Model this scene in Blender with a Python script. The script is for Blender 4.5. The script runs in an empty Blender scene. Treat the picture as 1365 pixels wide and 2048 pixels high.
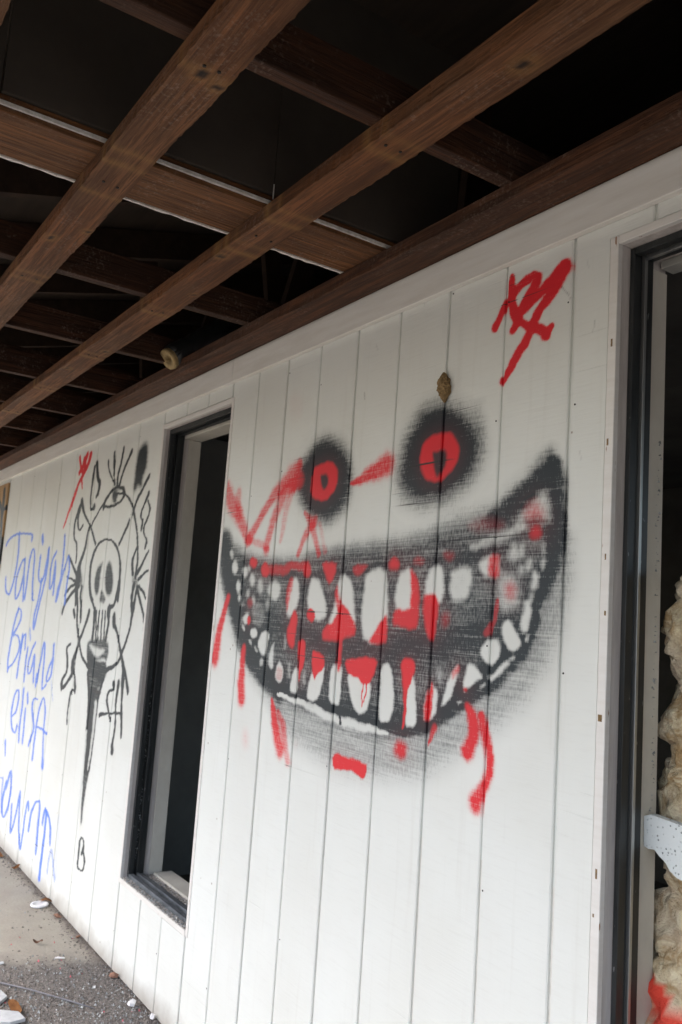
import bpy, bmesh, math, random
import numpy as np
from mathutils import Vector, Matrix, noise as mnoise
random.seed(7); rng = np.random.default_rng(7)

# ------------------------------------------------------------------ camera, sky, sun, exposure
scene = bpy.context.scene
col = scene.collection
cam_data = bpy.data.cameras.new('camera')
cam = bpy.data.objects.new('camera', cam_data)
col.objects.link(cam)
YAW, PITCH, ROLL = math.radians(56.457), math.radians(7.487), math.radians(4.004)
fwd = Vector((-math.sin(YAW) * math.cos(PITCH), math.cos(YAW) * math.cos(PITCH), math.sin(PITCH)))
rt = Vector((math.cos(YAW), math.sin(YAW), 0)); up = rt.cross(fwd)
r2 = math.cos(ROLL) * rt + math.sin(ROLL) * up
u2 = -math.sin(ROLL) * rt + math.cos(ROLL) * up
m = Matrix((r2, u2, -fwd)).transposed().to_4x4()
m.translation = Vector((0, -1.3604, 1.4321))
cam.matrix_world = m
cam_data.sensor_fit = 'VERTICAL'
cam_data.sensor_height = 24.0
cam_data.lens = 1713.64 / 2048 * 24.0
cam_data.clip_start = 0.02
cam_data.clip_end = 2000
cam_data.dof.use_dof = True
cam_data.dof.focus_distance = 2.05
cam_data.dof.aperture_fstop = 4.5
scene.camera = cam

SUN_EL, SUN_AZ = 56.0, 200.0       # azimuth clockwise from +Y
world = bpy.data.worlds.new('World'); scene.world = world; world.use_nodes = True
wn = world.node_tree.nodes; wl = world.node_tree.links
wn.clear()
wo = wn.new('ShaderNodeOutputWorld'); bg = wn.new('ShaderNodeBackground'); sky = wn.new('ShaderNodeTexSky')
sky.sky_type = 'NISHITA'; sky.sun_disc = False
sky.sun_elevation = math.radians(SUN_EL); sky.sun_rotation = math.radians(SUN_AZ)
sky.dust_density = 5.0; sky.air_density = 1.0; sky.ozone_density = 1.0
bg.inputs['Strength'].default_value = 0.12
wl.new(sky.outputs[0], bg.inputs['Color']); wl.new(bg.outputs[0], wo.inputs['Surface'])
sd = bpy.data.lights.new('sun', 'SUN'); sun = bpy.data.objects.new('sun', sd); col.objects.link(sun)
sd.energy = 0.8; sd.angle = math.radians(20); sd.color = (1.0, 0.97, 0.93)
az, el = math.radians(SUN_AZ), math.radians(SUN_EL)
dirv = Vector((math.sin(az) * math.cos(el), math.cos(az) * math.cos(el), math.sin(el)))
sun.rotation_euler = dirv.to_track_quat('Z', 'Y').to_euler()
scene.view_settings.view_transform = 'Standard'; scene.view_settings.look = 'None'
scene.view_settings.exposure = 2.3; scene.view_settings.gamma = 1.0
scene.view_settings.use_curve_mapping = False
scene.cycles.max_bounces = 8; scene.cycles.diffuse_bounces = 6
scene.cycles.use_denoising = True

ZB, ZL = 2.294, 2.371               # underside of the frieze, underside of the ceiling straps

# ------------------------------------------------------------------ materials
class NT:
    def __init__(s, name):
        s.m = bpy.data.materials.new(name); s.m.use_nodes = True
        s.n = s.m.node_tree.nodes; s.l = s.m.node_tree.links
        s.b = s.n['Principled BSDF']; s.b.inputs['Roughness'].default_value = .8
    def new(s, t, **k):
        o = s.n.new(t)
        for a, v in k.items(): setattr(o, a, v)
        return o
    def put(s, sock, v):
        if v is None: return
        if isinstance(v, (int, float)): sock.default_value = v
        elif isinstance(v, (tuple, list)):
            sock.default_value = v if len(v) != 3 or sock.type != 'RGBA' else (*v, 1)
        else: s.l.new(v, sock)
    def coord(s, scale=(1, 1, 1), kind='Object'):
        c = s.new('ShaderNodeTexCoord'); mp = s.new('ShaderNodeMapping')
        mp.inputs['Scale'].default_value = scale
        s.l.new(c.outputs[kind], mp.inputs[0]); return mp.outputs[0]
    def geo(s, scale=(1, 1, 1)):
        c = s.new('ShaderNodeNewGeometry'); mp = s.new('ShaderNodeMapping')
        mp.inputs['Scale'].default_value = scale
        s.l.new(c.outputs['Position'], mp.inputs[0]); return mp.outputs[0]
    def noise(s, vec, scale=1, detail=4, rough=.6, dist=0):
        o = s.new('ShaderNodeTexNoise'); s.l.new(vec, o.inputs['Vector'])
        o.inputs['Scale'].default_value = scale; o.inputs['Detail'].default_value = detail
        o.inputs['Roughness'].default_value = rough; o.inputs['Distortion'].default_value = dist
        return o.outputs['Fac']
    def vor(s, vec, scale=1, feature='F1', out='Distance'):
        o = s.new('ShaderNodeTexVoronoi', feature=feature); s.l.new(vec, o.inputs['Vector'])
        o.inputs['Scale'].default_value = scale; return o.outputs[out]
    def math(s, op, a, b=None, clamp=False):
        o = s.new('ShaderNodeMath', operation=op); o.use_clamp = clamp
        s.put(o.inputs[0], a); s.put(o.inputs[1], b); return o.outputs[0]
    def ramp(s, f, lo, hi, a=0., b=1.):
        o = s.new('ShaderNodeMapRange'); s.put(o.inputs[0], f)
        for i, v in ((1, lo), (2, hi), (3, a), (4, b)): o.inputs[i].default_value = v
        return o.outputs[0]
    def mix(s, f, a, b, mode='MIX'):
        o = s.new('ShaderNodeMix', data_type='RGBA', blend_type=mode)
        s.put(o.inputs[0], f); s.put(o.inputs[6], a); s.put(o.inputs[7], b); return o.outputs[2]
    def bump(s, h, strength=.3, dist=.002):
        o = s.new('ShaderNodeBump'); s.put(o.inputs['Height'], h)
        o.inputs['Strength'].default_value = strength; o.inputs['Distance'].default_value = dist
        s.l.new(o.outputs[0], s.b.inputs['Normal'])
    def base(s, v, rough=None, metal=None):
        s.put(s.b.inputs['Base Color'], v)
        if rough is not None: s.put(s.b.inputs['Roughness'], rough)
        if metal is not None: s.put(s.b.inputs['Metallic'], metal)
        return s.m

def siding_material(name, ca, cb, painted=True, plywood=False):
    t = NT(name)
    big = t.noise(t.geo((1, 1, 1)), 1.7, 3)
    base = t.mix(t.ramp(big, .35, .68), ca, cb)
    oi = t.new('ShaderNodeObjectInfo')
    base = t.mix(t.math('MULTIPLY', oi.outputs['Random'], .10), base, (.50, .49, .45))
    fine_ = t.noise(t.geo((12, 12, 120)), 1, 3, .7)
    base = t.mix(t.ramp(fine_, .52, .72, 0, .14), base, (.52, .51, .47))
    drip = t.noise(t.geo((14, 1, .8)), 2.2, 4)
    base = t.mix(t.ramp(drip, .58, .8, 0, .16), base, (.42, .38, .32))
    sep = t.new('ShaderNodeSeparateXYZ'); t.l.new(t.geo(), sep.inputs[0])
    zz = t.math('ADD', sep.outputs[2], t.math('MULTIPLY', t.noise(t.geo((9, 9, 9)), 1, 4), -.11))
    base = t.mix(t.ramp(zz, -.05, .035, .65, 0), base, (.25, .21, .17))     # splashed dirt at the foot
    grain = t.noise(t.geo((5, 5, 170)), 1, 3, .7)
    weave = t.noise(t.geo((260, 260, 60)), 1, 2, .6)
    crack = t.noise(t.geo((1.6, 1.6, 95)), 1, 2, .5, .3)
    crackm = t.ramp(crack, .69, .73)
    if plywood:
        base = t.mix(t.ramp(t.noise(t.geo((30, 30, 3)), 1, 5), .3, .7), ca, cb)
    specks = t.vor(t.geo((13, 13, 13)), 1)
    sp = t.math('MULTIPLY', t.ramp(specks, .055, .035), t.ramp(t.noise(t.geo((2, 2, 2)), 1, 2), .58, .6))
    base = t.mix(t.math('MULTIPLY', sp, .7), base, (.2, .13, .08))
    at = t.new('ShaderNodeAttribute', attribute_name='paint')
    if painted:
        a = at.outputs['Alpha']
        dv = t.new('ShaderNodeVectorMath', operation='SCALE')
        t.l.new(at.outputs['Color'], dv.inputs[0])
        t.l.new(t.math('DIVIDE', 1.0, t.math('MAXIMUM', a, .002)), dv.inputs['Scale'])
        n = t.math('ADD', t.math('MULTIPLY', grain, .5), t.math('MULTIPLY', weave, .5))
        n = t.ramp(n, .30, .70)
        line = t.ramp(t.noise(t.geo((7, 7, 190)), 1, 3, .75), .50, .74)          # raised grain the spray missed
        patch = t.ramp(t.noise(t.geo((7, 7, 7)), 1, 3), .35, .65, .45, 1)
        n = t.math('ADD', t.math('MULTIPLY', n, .66), t.math('MULTIPLY', line, t.math('MULTIPLY', patch, .40)))
        cov = t.math('MULTIPLY', t.math('SUBTRACT', t.math('MULTIPLY', a, 1.22), t.math('MULTIPLY', n, .72)), 1.25, True)
        cov = t.math('MAXIMUM', cov, t.math('MULTIPLY', a, .5))
        base = t.mix(cov, base, dv.outputs[0])
        base = t.mix(t.math('MULTIPLY', crackm, t.ramp(a, .05, .5, .05, .95)), base, (.03, .03, .03))
        t.put(t.b.inputs['Roughness'], t.ramp(cov, 0, 1, .62, .5))
    h = t.math('ADD', t.math('MULTIPLY', grain, .8), t.math('MULTIPLY', weave, .35))
    h = t.math('SUBTRACT', h, t.math('MULTIPLY', crackm, 1.2))
    t.bump(h, .35, .0016)
    t.b.inputs['Specular IOR Level'].default_value = .3
    return t.base(base)

M = {}
M['siding'] = siding_material('white_painted_siding', (.73, .755, .725), (.675, .69, .65))
M['plywood'] = siding_material('tan_plywood', (.46, .30, .15), (.34, .21, .10), True, True)
def simple(name, ca, cb, scale=(8, 8, 8), rough=.8, metal=0, bump=.2, bd=.002, lo=.35, hi=.65):
    t = NT(name); n = t.noise(t.geo(scale), 1, 5, .65)
    t.bump(n, bump, bd); return t.base(t.mix(t.ramp(n, lo, hi), ca, cb), rough, metal)
M['trim'] = simple('white_trim_paint', (.72, .71, .67), (.64, .62, .57), (4, 4, 40), .6)
def trim_chipped():
    t = NT('chipped_casing_paint')
    n = t.noise(t.geo((6, 6, 60)), 1, 4)
    b = t.mix(t.ramp(n, .3, .7), (.73, .72, .69), (.66, .64, .6))
    c = t.noise(t.geo((90, 90, 14)), 1, 3, .5)
    k = t.ramp(c, .70, .72)
    b = t.mix(k, b, (.28, .15, .08)); t.bump(t.math('SUBTRACT', n, k), .3, .002)
    return t.base(b, .6)
M['casing'] = trim_chipped()
def jamb_mat():
    t = NT('weathered_jamb_wood')
    n = t.noise(t.geo((40, 40, 4)), 1, 6, .7)
    b = t.mix(t.ramp(n, .35, .65), (.60, .565, .54), (.43, .395, .37))
    t.bump(n, .5, .004); return t.base(b, .8)
M['jamb'] = jamb_mat()
def metal_mat():
    t = NT('black_anodised_frame')
    n = t.noise(t.geo((70, 70, 6)), 1, 5, .7); s = t.noise(t.geo((160, 160, 40)), 1, 2)
    b = t.mix(t.ramp(n, .35, .75), (.018, .021, .022), (.05, .054, .055))
    b = t.mix(t.ramp(s, .70, .74, 0, .6), b, (.35, .36, .36))
    t.bump(n, .2, .001); return t.base(b, t.ramp(n, .3, .7, .3, .55), .35)
M['metal'] = metal_mat()
M['sill_metal'] = simple('sheen_lit_sill_metal', (.20, .22, .24), (.09, .10, .11), (20, 60, 60), .4, .3, .2)  # lighter copy of the frame metal: sheen on its upward face put into colour
M['bead'] = simple('aluminium_bead', (.42, .43, .42), (.30, .31, .31), (60, 60, 3), .38, .8, .1)
M['drywall'] = simple('inside_reveal_drywall', (.62, .60, .53), (.50, .475, .41), (5, 5, 3), .85)
M['gypsum'] = simple('torn_gypsum_edge', (.72, .70, .66), (.50, .47, .42), (50, 50, 50), .95, 0, .8, .006)
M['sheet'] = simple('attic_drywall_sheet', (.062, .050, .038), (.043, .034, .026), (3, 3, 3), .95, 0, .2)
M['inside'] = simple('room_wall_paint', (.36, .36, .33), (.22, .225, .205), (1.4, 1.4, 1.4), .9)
M['inside_dark'] = simple('shaded_room_tone', (.13, .12, .10), (.07, .065, .055), (2, 2, 2), .95)  # darker wall tone: shade of the unlit room put into the colour
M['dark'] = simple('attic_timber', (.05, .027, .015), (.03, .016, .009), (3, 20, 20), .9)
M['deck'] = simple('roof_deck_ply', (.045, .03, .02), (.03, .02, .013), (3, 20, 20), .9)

def timber(name, axis, ca, cb, cc):
    t = NT(name)
    sc = {'x': (1.6, 34, 34), 'y': (34, 1.6, 34)}[axis]
    n = t.noise(t.geo(sc), 1, 6, .65, .8)
    fine = t.noise(t.geo(tuple(v * 4.5 for v in sc)), 1, 3, .7)
    big = t.noise(t.geo((2.3, 2.3, 2.3)), 1, 3)
    b = t.mix(t.ramp(n, .40, .60), ca, tuple(v * .72 for v in cb))
    b = t.mix(t.ramp(big, .40, .66, 0, .6), b, cc)
    b = t.mix(t.ramp(fine, .50, .62, 0, .7), b, tuple(v * .30 for v in ca))
    rings = t.noise(t.geo(tuple(v * 1.6 for v in sc)), 1, 2, .4, 2.5)
    b = t.mix(t.ramp(rings, .50, .535, 0, .45), b, tuple(v * .5 for v in cb))
    fleck = t.noise(t.geo(tuple(v * f for v, f in zip((1, 1, 1), (120, 120, 120)))), 1, 2)
    patch = t.noise(t.geo((5, 12, 12)), 1, 2)
    b = t.mix(t.math('MULTIPLY', t.ramp(fleck, .52, .72, 0, .30), t.ramp(patch, .48, .62)), b, (.30, .24, .2))
    at = t.new('ShaderNodeAttribute', attribute_name='stain')
    sx = t.new('ShaderNodeSeparateColor'); t.l.new(at.outputs['Color'], sx.inputs[0])
    b = t.mix(t.math('MULTIPLY', sx.outputs[0], t.ramp(n, .3, .6, .25, .65)), b, (.34, .19, .06))
    b = t.mix(sx.outputs[1], b, (.012, .009, .008))
    h = t.math('ADD', n, t.math('MULTIPLY', fine, .9)); t.bump(h, .9, .005)
    t.b.inputs['Specular IOR Level'].default_value = .25
    return t.base(b, .75)
M['strap'] = timber('stained_strap_timber', 'x', (.21, .085, .032), (.12, .048, .018), (.16, .088, .046))
M['joist'] = timber('joist_timber', 'y', (.072, .028, .012), (.042, .017, .008), (.056, .029, .016))
M['ledger'] = timber('ledger_timber', 'x', (.12, .047, .020), (.062, .026, .012), (.085, .048, .032))
M['plank'] = timber('plank_timber', 'y', (.20, .085, .030), (.13, .056, .022), (.16, .076, .032))
M['nail'] = NT('rusty_nail').base((.012, .01, .009), .7, .3)

def ground_mat():
    t = NT('dusty_concrete')
    n = t.noise(t.geo((1, 1, 1)), 6, 6, .6); f = t.noise(t.geo((1, 1, 1)), 90, 4, .7)
    b = t.mix(t.ramp(n, .3, .7), (.38, .355, .30), (.31, .28, .235))
    b = t.mix(t.ramp(f, .45, .75, 0, .5), b, (.22, .2, .18))
    # dark gritty zone in front of the near part of the wall, with a ragged edge
    sep = t.new('ShaderNodeSeparateXYZ'); t.l.new(t.geo(), sep.inputs[0])
    ed = t.math('ADD', t.math('ADD', sep.outputs[0], t.math('MULTIPLY', sep.outputs[1], -.35)), t.math('MULTIPLY', t.noise(t.geo((1, 1, 1)), 5, 5, .7), .45))
    zone = t.ramp(ed, -3.46, -3.28)
    grit = t.noise(t.geo((1, 1, 1)), 170, 3, .75)
    g = t.mix(t.ramp(grit, .35, .68), (.045, .04, .037), (.26, .24, .225))
    b = t.mix(t.math('MULTIPLY', zone, .95), b, g)
    near = t.ramp(t.math('ADD', sep.outputs[1], t.math('MULTIPLY', t.noise(t.geo((1, 1, 1)), 14, 4), .06)), -.02, .035, 0, .75)
    b = t.mix(near, b, (.10, .075, .06))
    dark_outer = t.ramp(t.math('ADD', sep.outputs[1], t.math('MULTIPLY', f, .05)), -2.62, -2.58, 1, 0)
    b = t.mix(dark_outer, b, t.mix(f, (.07, .065, .055), (.13, .12, .10)))      # unseen outer ground, added dark to cut bounce light on the wall
    t.bump(t.math('ADD', f, grit), .6, .006); return t.base(b, .9)
M['ground'] = ground_mat()
def glassy():
    t = NT('crushed_safety_glass')
    o = t.new('ShaderNodeObjectInfo'); n = t.noise(t.geo((1, 1, 1)), 45, 1)
    t.b.inputs['Transmission Weight'].default_value = .35
    return t.base(t.mix(t.ramp(n, .35, .65), (.74, .78, .78), (.30, .32, .32)), .12)
M['glass'] = glassy()
M['sillgrit'] = simple('sill_grit', (.55, .51, .46), (.14, .125, .11), (110, 110, 110), .95)
M['gritpiece'] = simple('grit', (.30, .27, .245), (.05, .042, .038), (85, 85, 85), .9)
M['white_scrap'] = simple('white_scrap', (.78, .78, .80), (.66, .66, .68), (30, 30, 30), .6)
M['grey_scrap'] = simple('grey_scrap', (.50, .52, .54), (.38, .40, .42), (20, 20, 20), .5)
M['leaf'] = simple('dry_leaf', (.42, .20, .07), (.28, .12, .045), (60, 60, 60), .7)
M['brick_bit'] = simple('brick_bit', (.34, .18, .12), (.16, .085, .06), (60, 60, 60), .9)
M['pink_bit'] = NT('pink_bit').base((.62, .12, .16), .6)
M['mud'] = simple('mud_nest', (.30, .20, .09), (.14, .09, .04), (120, 120, 120), .95, 0, 1, .004)
M['cable'] = NT('grey_cable').base((.16, .16, .18), .6)
M['duct'] = simple('black_duct_jacket', (.022, .024, .024), (.010, .011, .011), (30, 30, 30), .45, 0, .5)
M['wool_ring'] = simple('duct_wool', (.42, .31, .15), (.26, .18, .08), (70, 70, 70), .95, 0, 1, .006)
def wool():
    t = NT('fibreglass_wool')
    n = t.noise(t.geo((1, 1, 1)), 22, 6, .7, 1.2); f = t.noise(t.geo((1, 1, 1)), 140, 3, .8)
    b = t.mix(t.ramp(n, .40, .60), (.90, .80, .56), (.50, .34, .17))
    b = t.mix(t.ramp(t.noise(t.geo((1, 1, 1)), 7, 2), .5, .65, 0, .5), b, (.74, .66, .55))
    at = t.new('ShaderNodeAttribute', attribute_name='stain')
    sx = t.new('ShaderNodeSeparateColor'); t.l.new(at.outputs['Color'], sx.inputs[0])
    b = t.mix(sx.outputs[0], b, (.86, .055, .03))
    t.bump(t.math('ADD', n, t.math('MULTIPLY', f, .6)), 1, .012); return t.base(b, 1.0)
M['wool'] = wool()
def tile_mat():
    t = NT('pitted_ceiling_tile')
    v = t.vor(t.geo((1, 1, 1)), 130); f = t.noise(t.geo((1, 1, 1)), 60, 3)
    pit = t.math('MULTIPLY', t.ramp(v, .28, .16), t.ramp(f, .45, .55))
    t.bump(t.math('SUBTRACT', 1, pit), .8, .003)
    return t.base(t.mix(pit, (.66, .71, .71), (.32, .35, .36)), .9)
M['tile'] = tile_mat()

# ------------------------------------------------------------------ helpers
def link(name, me, mat, parent=None, **props):
    o = bpy.data.objects.new(name, me); col.objects.link(o)
    if mat is not None and not me.materials: me.materials.append(mat)
    if parent is not None: o.parent = parent
    for k, v in props.items(): o[k] = v
    return o
def empty(name, loc=(0, 0, 0), parent=None, **props):
    o = bpy.data.objects.new(name, None); col.objects.link(o); o.location = loc; o.empty_display_size = .05
    if parent is not None: o.parent = parent
    for k, v in props.items(): o[k] = v
    return o
def bm_box(bm, x0, x1, y0, y1, z0, z1):
    vs = [bm.verts.new((x, y, z)) for x in (x0, x1) for y in (y0, y1) for z in (z0, z1)]
    for f in ((0, 1, 3, 2), (4, 6, 7, 5), (0, 4, 5, 1), (2, 3, 7, 6), (0, 2, 6, 4), (1, 5, 7, 3)):
        bm.faces.new([vs[i] for i in f])
    return vs
def bm_done(bm, name, smooth=False, bevel=0.0):
    if bevel: bmesh.ops.bevel(bm, geom=bm.edges[:], offset=bevel, segments=1, affect='EDGES')
    bmesh.ops.recalc_face_normals(bm, faces=bm.faces)
    me = bpy.data.meshes.new(name); bm.to_mesh(me); bm.free()
    if smooth: me.polygons.foreach_set('use_smooth', [True] * len(me.polygons))
    return me
def box(name, x0, x1, y0, y1, z0, z1, mat, parent=None, bevel=.0015, **props):
    bm = bmesh.new(); bm_box(bm, x0, x1, y0, y1, z0, z1)
    return link(name, bm_done(bm, name, bevel=bevel), mat, parent, **props)
def tube_mesh(pts, r, n=8, name='tube'):
    bm = bmesh.new(); rings = []
    for i, p in enumerate(pts):
        p = Vector(p); a = Vector(pts[max(i - 1, 0)]); b = Vector(pts[min(i + 1, len(pts) - 1)])
        d = (b - a).normalized(); s = d.cross(Vector((0, 0, 1)) if abs(d.z) < .95 else Vector((1, 0, 0))).normalized(); t = s.cross(d)
        rr = r[i] if isinstance(r, (list, tuple)) else r
        rings.append([bm.verts.new(p + (s * math.cos(2 * math.pi * k / n) + t * math.sin(2 * math.pi * k / n)) * rr) for k in range(n)])
    for a, b in zip(rings, rings[1:]):
        for k in range(n): bm.faces.new((a[k], a[(k + 1) % n], b[(k + 1) % n], b[k]))
    bm.faces.new(rings[0][::-1]); bm.faces.new(rings[-1])
    return bm_done(bm, name, True)
def shards_mesh(name, pts, sizes, flat=.45):
    """many small tetra/wedge crumbs at pts"""
    n = len(pts); pts = np.asarray(pts, float); sizes = np.asarray(sizes, float)
    base = np.array([(-.5, -.4, 0), (.5, -.45, 0), (.1, .5, 0), (-.1, -.05, 1)], float)
    V = np.empty((n, 4, 3)); a = rng.uniform(0, 6.283, n)
    j = rng.uniform(.6, 1.4, (n, 4, 3)); B = base[None] * j
    B[:, 3, 2] *= flat
    V[:, :, 0] = (B[:, :, 0] * np.cos(a)[:, None] - B[:, :, 1] * np.sin(a)[:, None])
    V[:, :, 1] = (B[:, :, 0] * np.sin(a)[:, None] + B[:, :, 1] * np.cos(a)[:, None])
    V[:, :, 2] = B[:, :, 2]
    V = V * sizes[:, None, None] + pts[:, None, :]
    F = np.array([(0, 2, 1), (0, 1, 3), (1, 2, 3), (2, 0, 3)])
    faces = (F[None] + (np.arange(n) * 4)[:, None, None]).reshape(-1, 3)
    me = bpy.data.meshes.new(name); me.from_pydata(V.reshape(-1, 3).tolist(), [], faces.tolist()); return me

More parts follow.
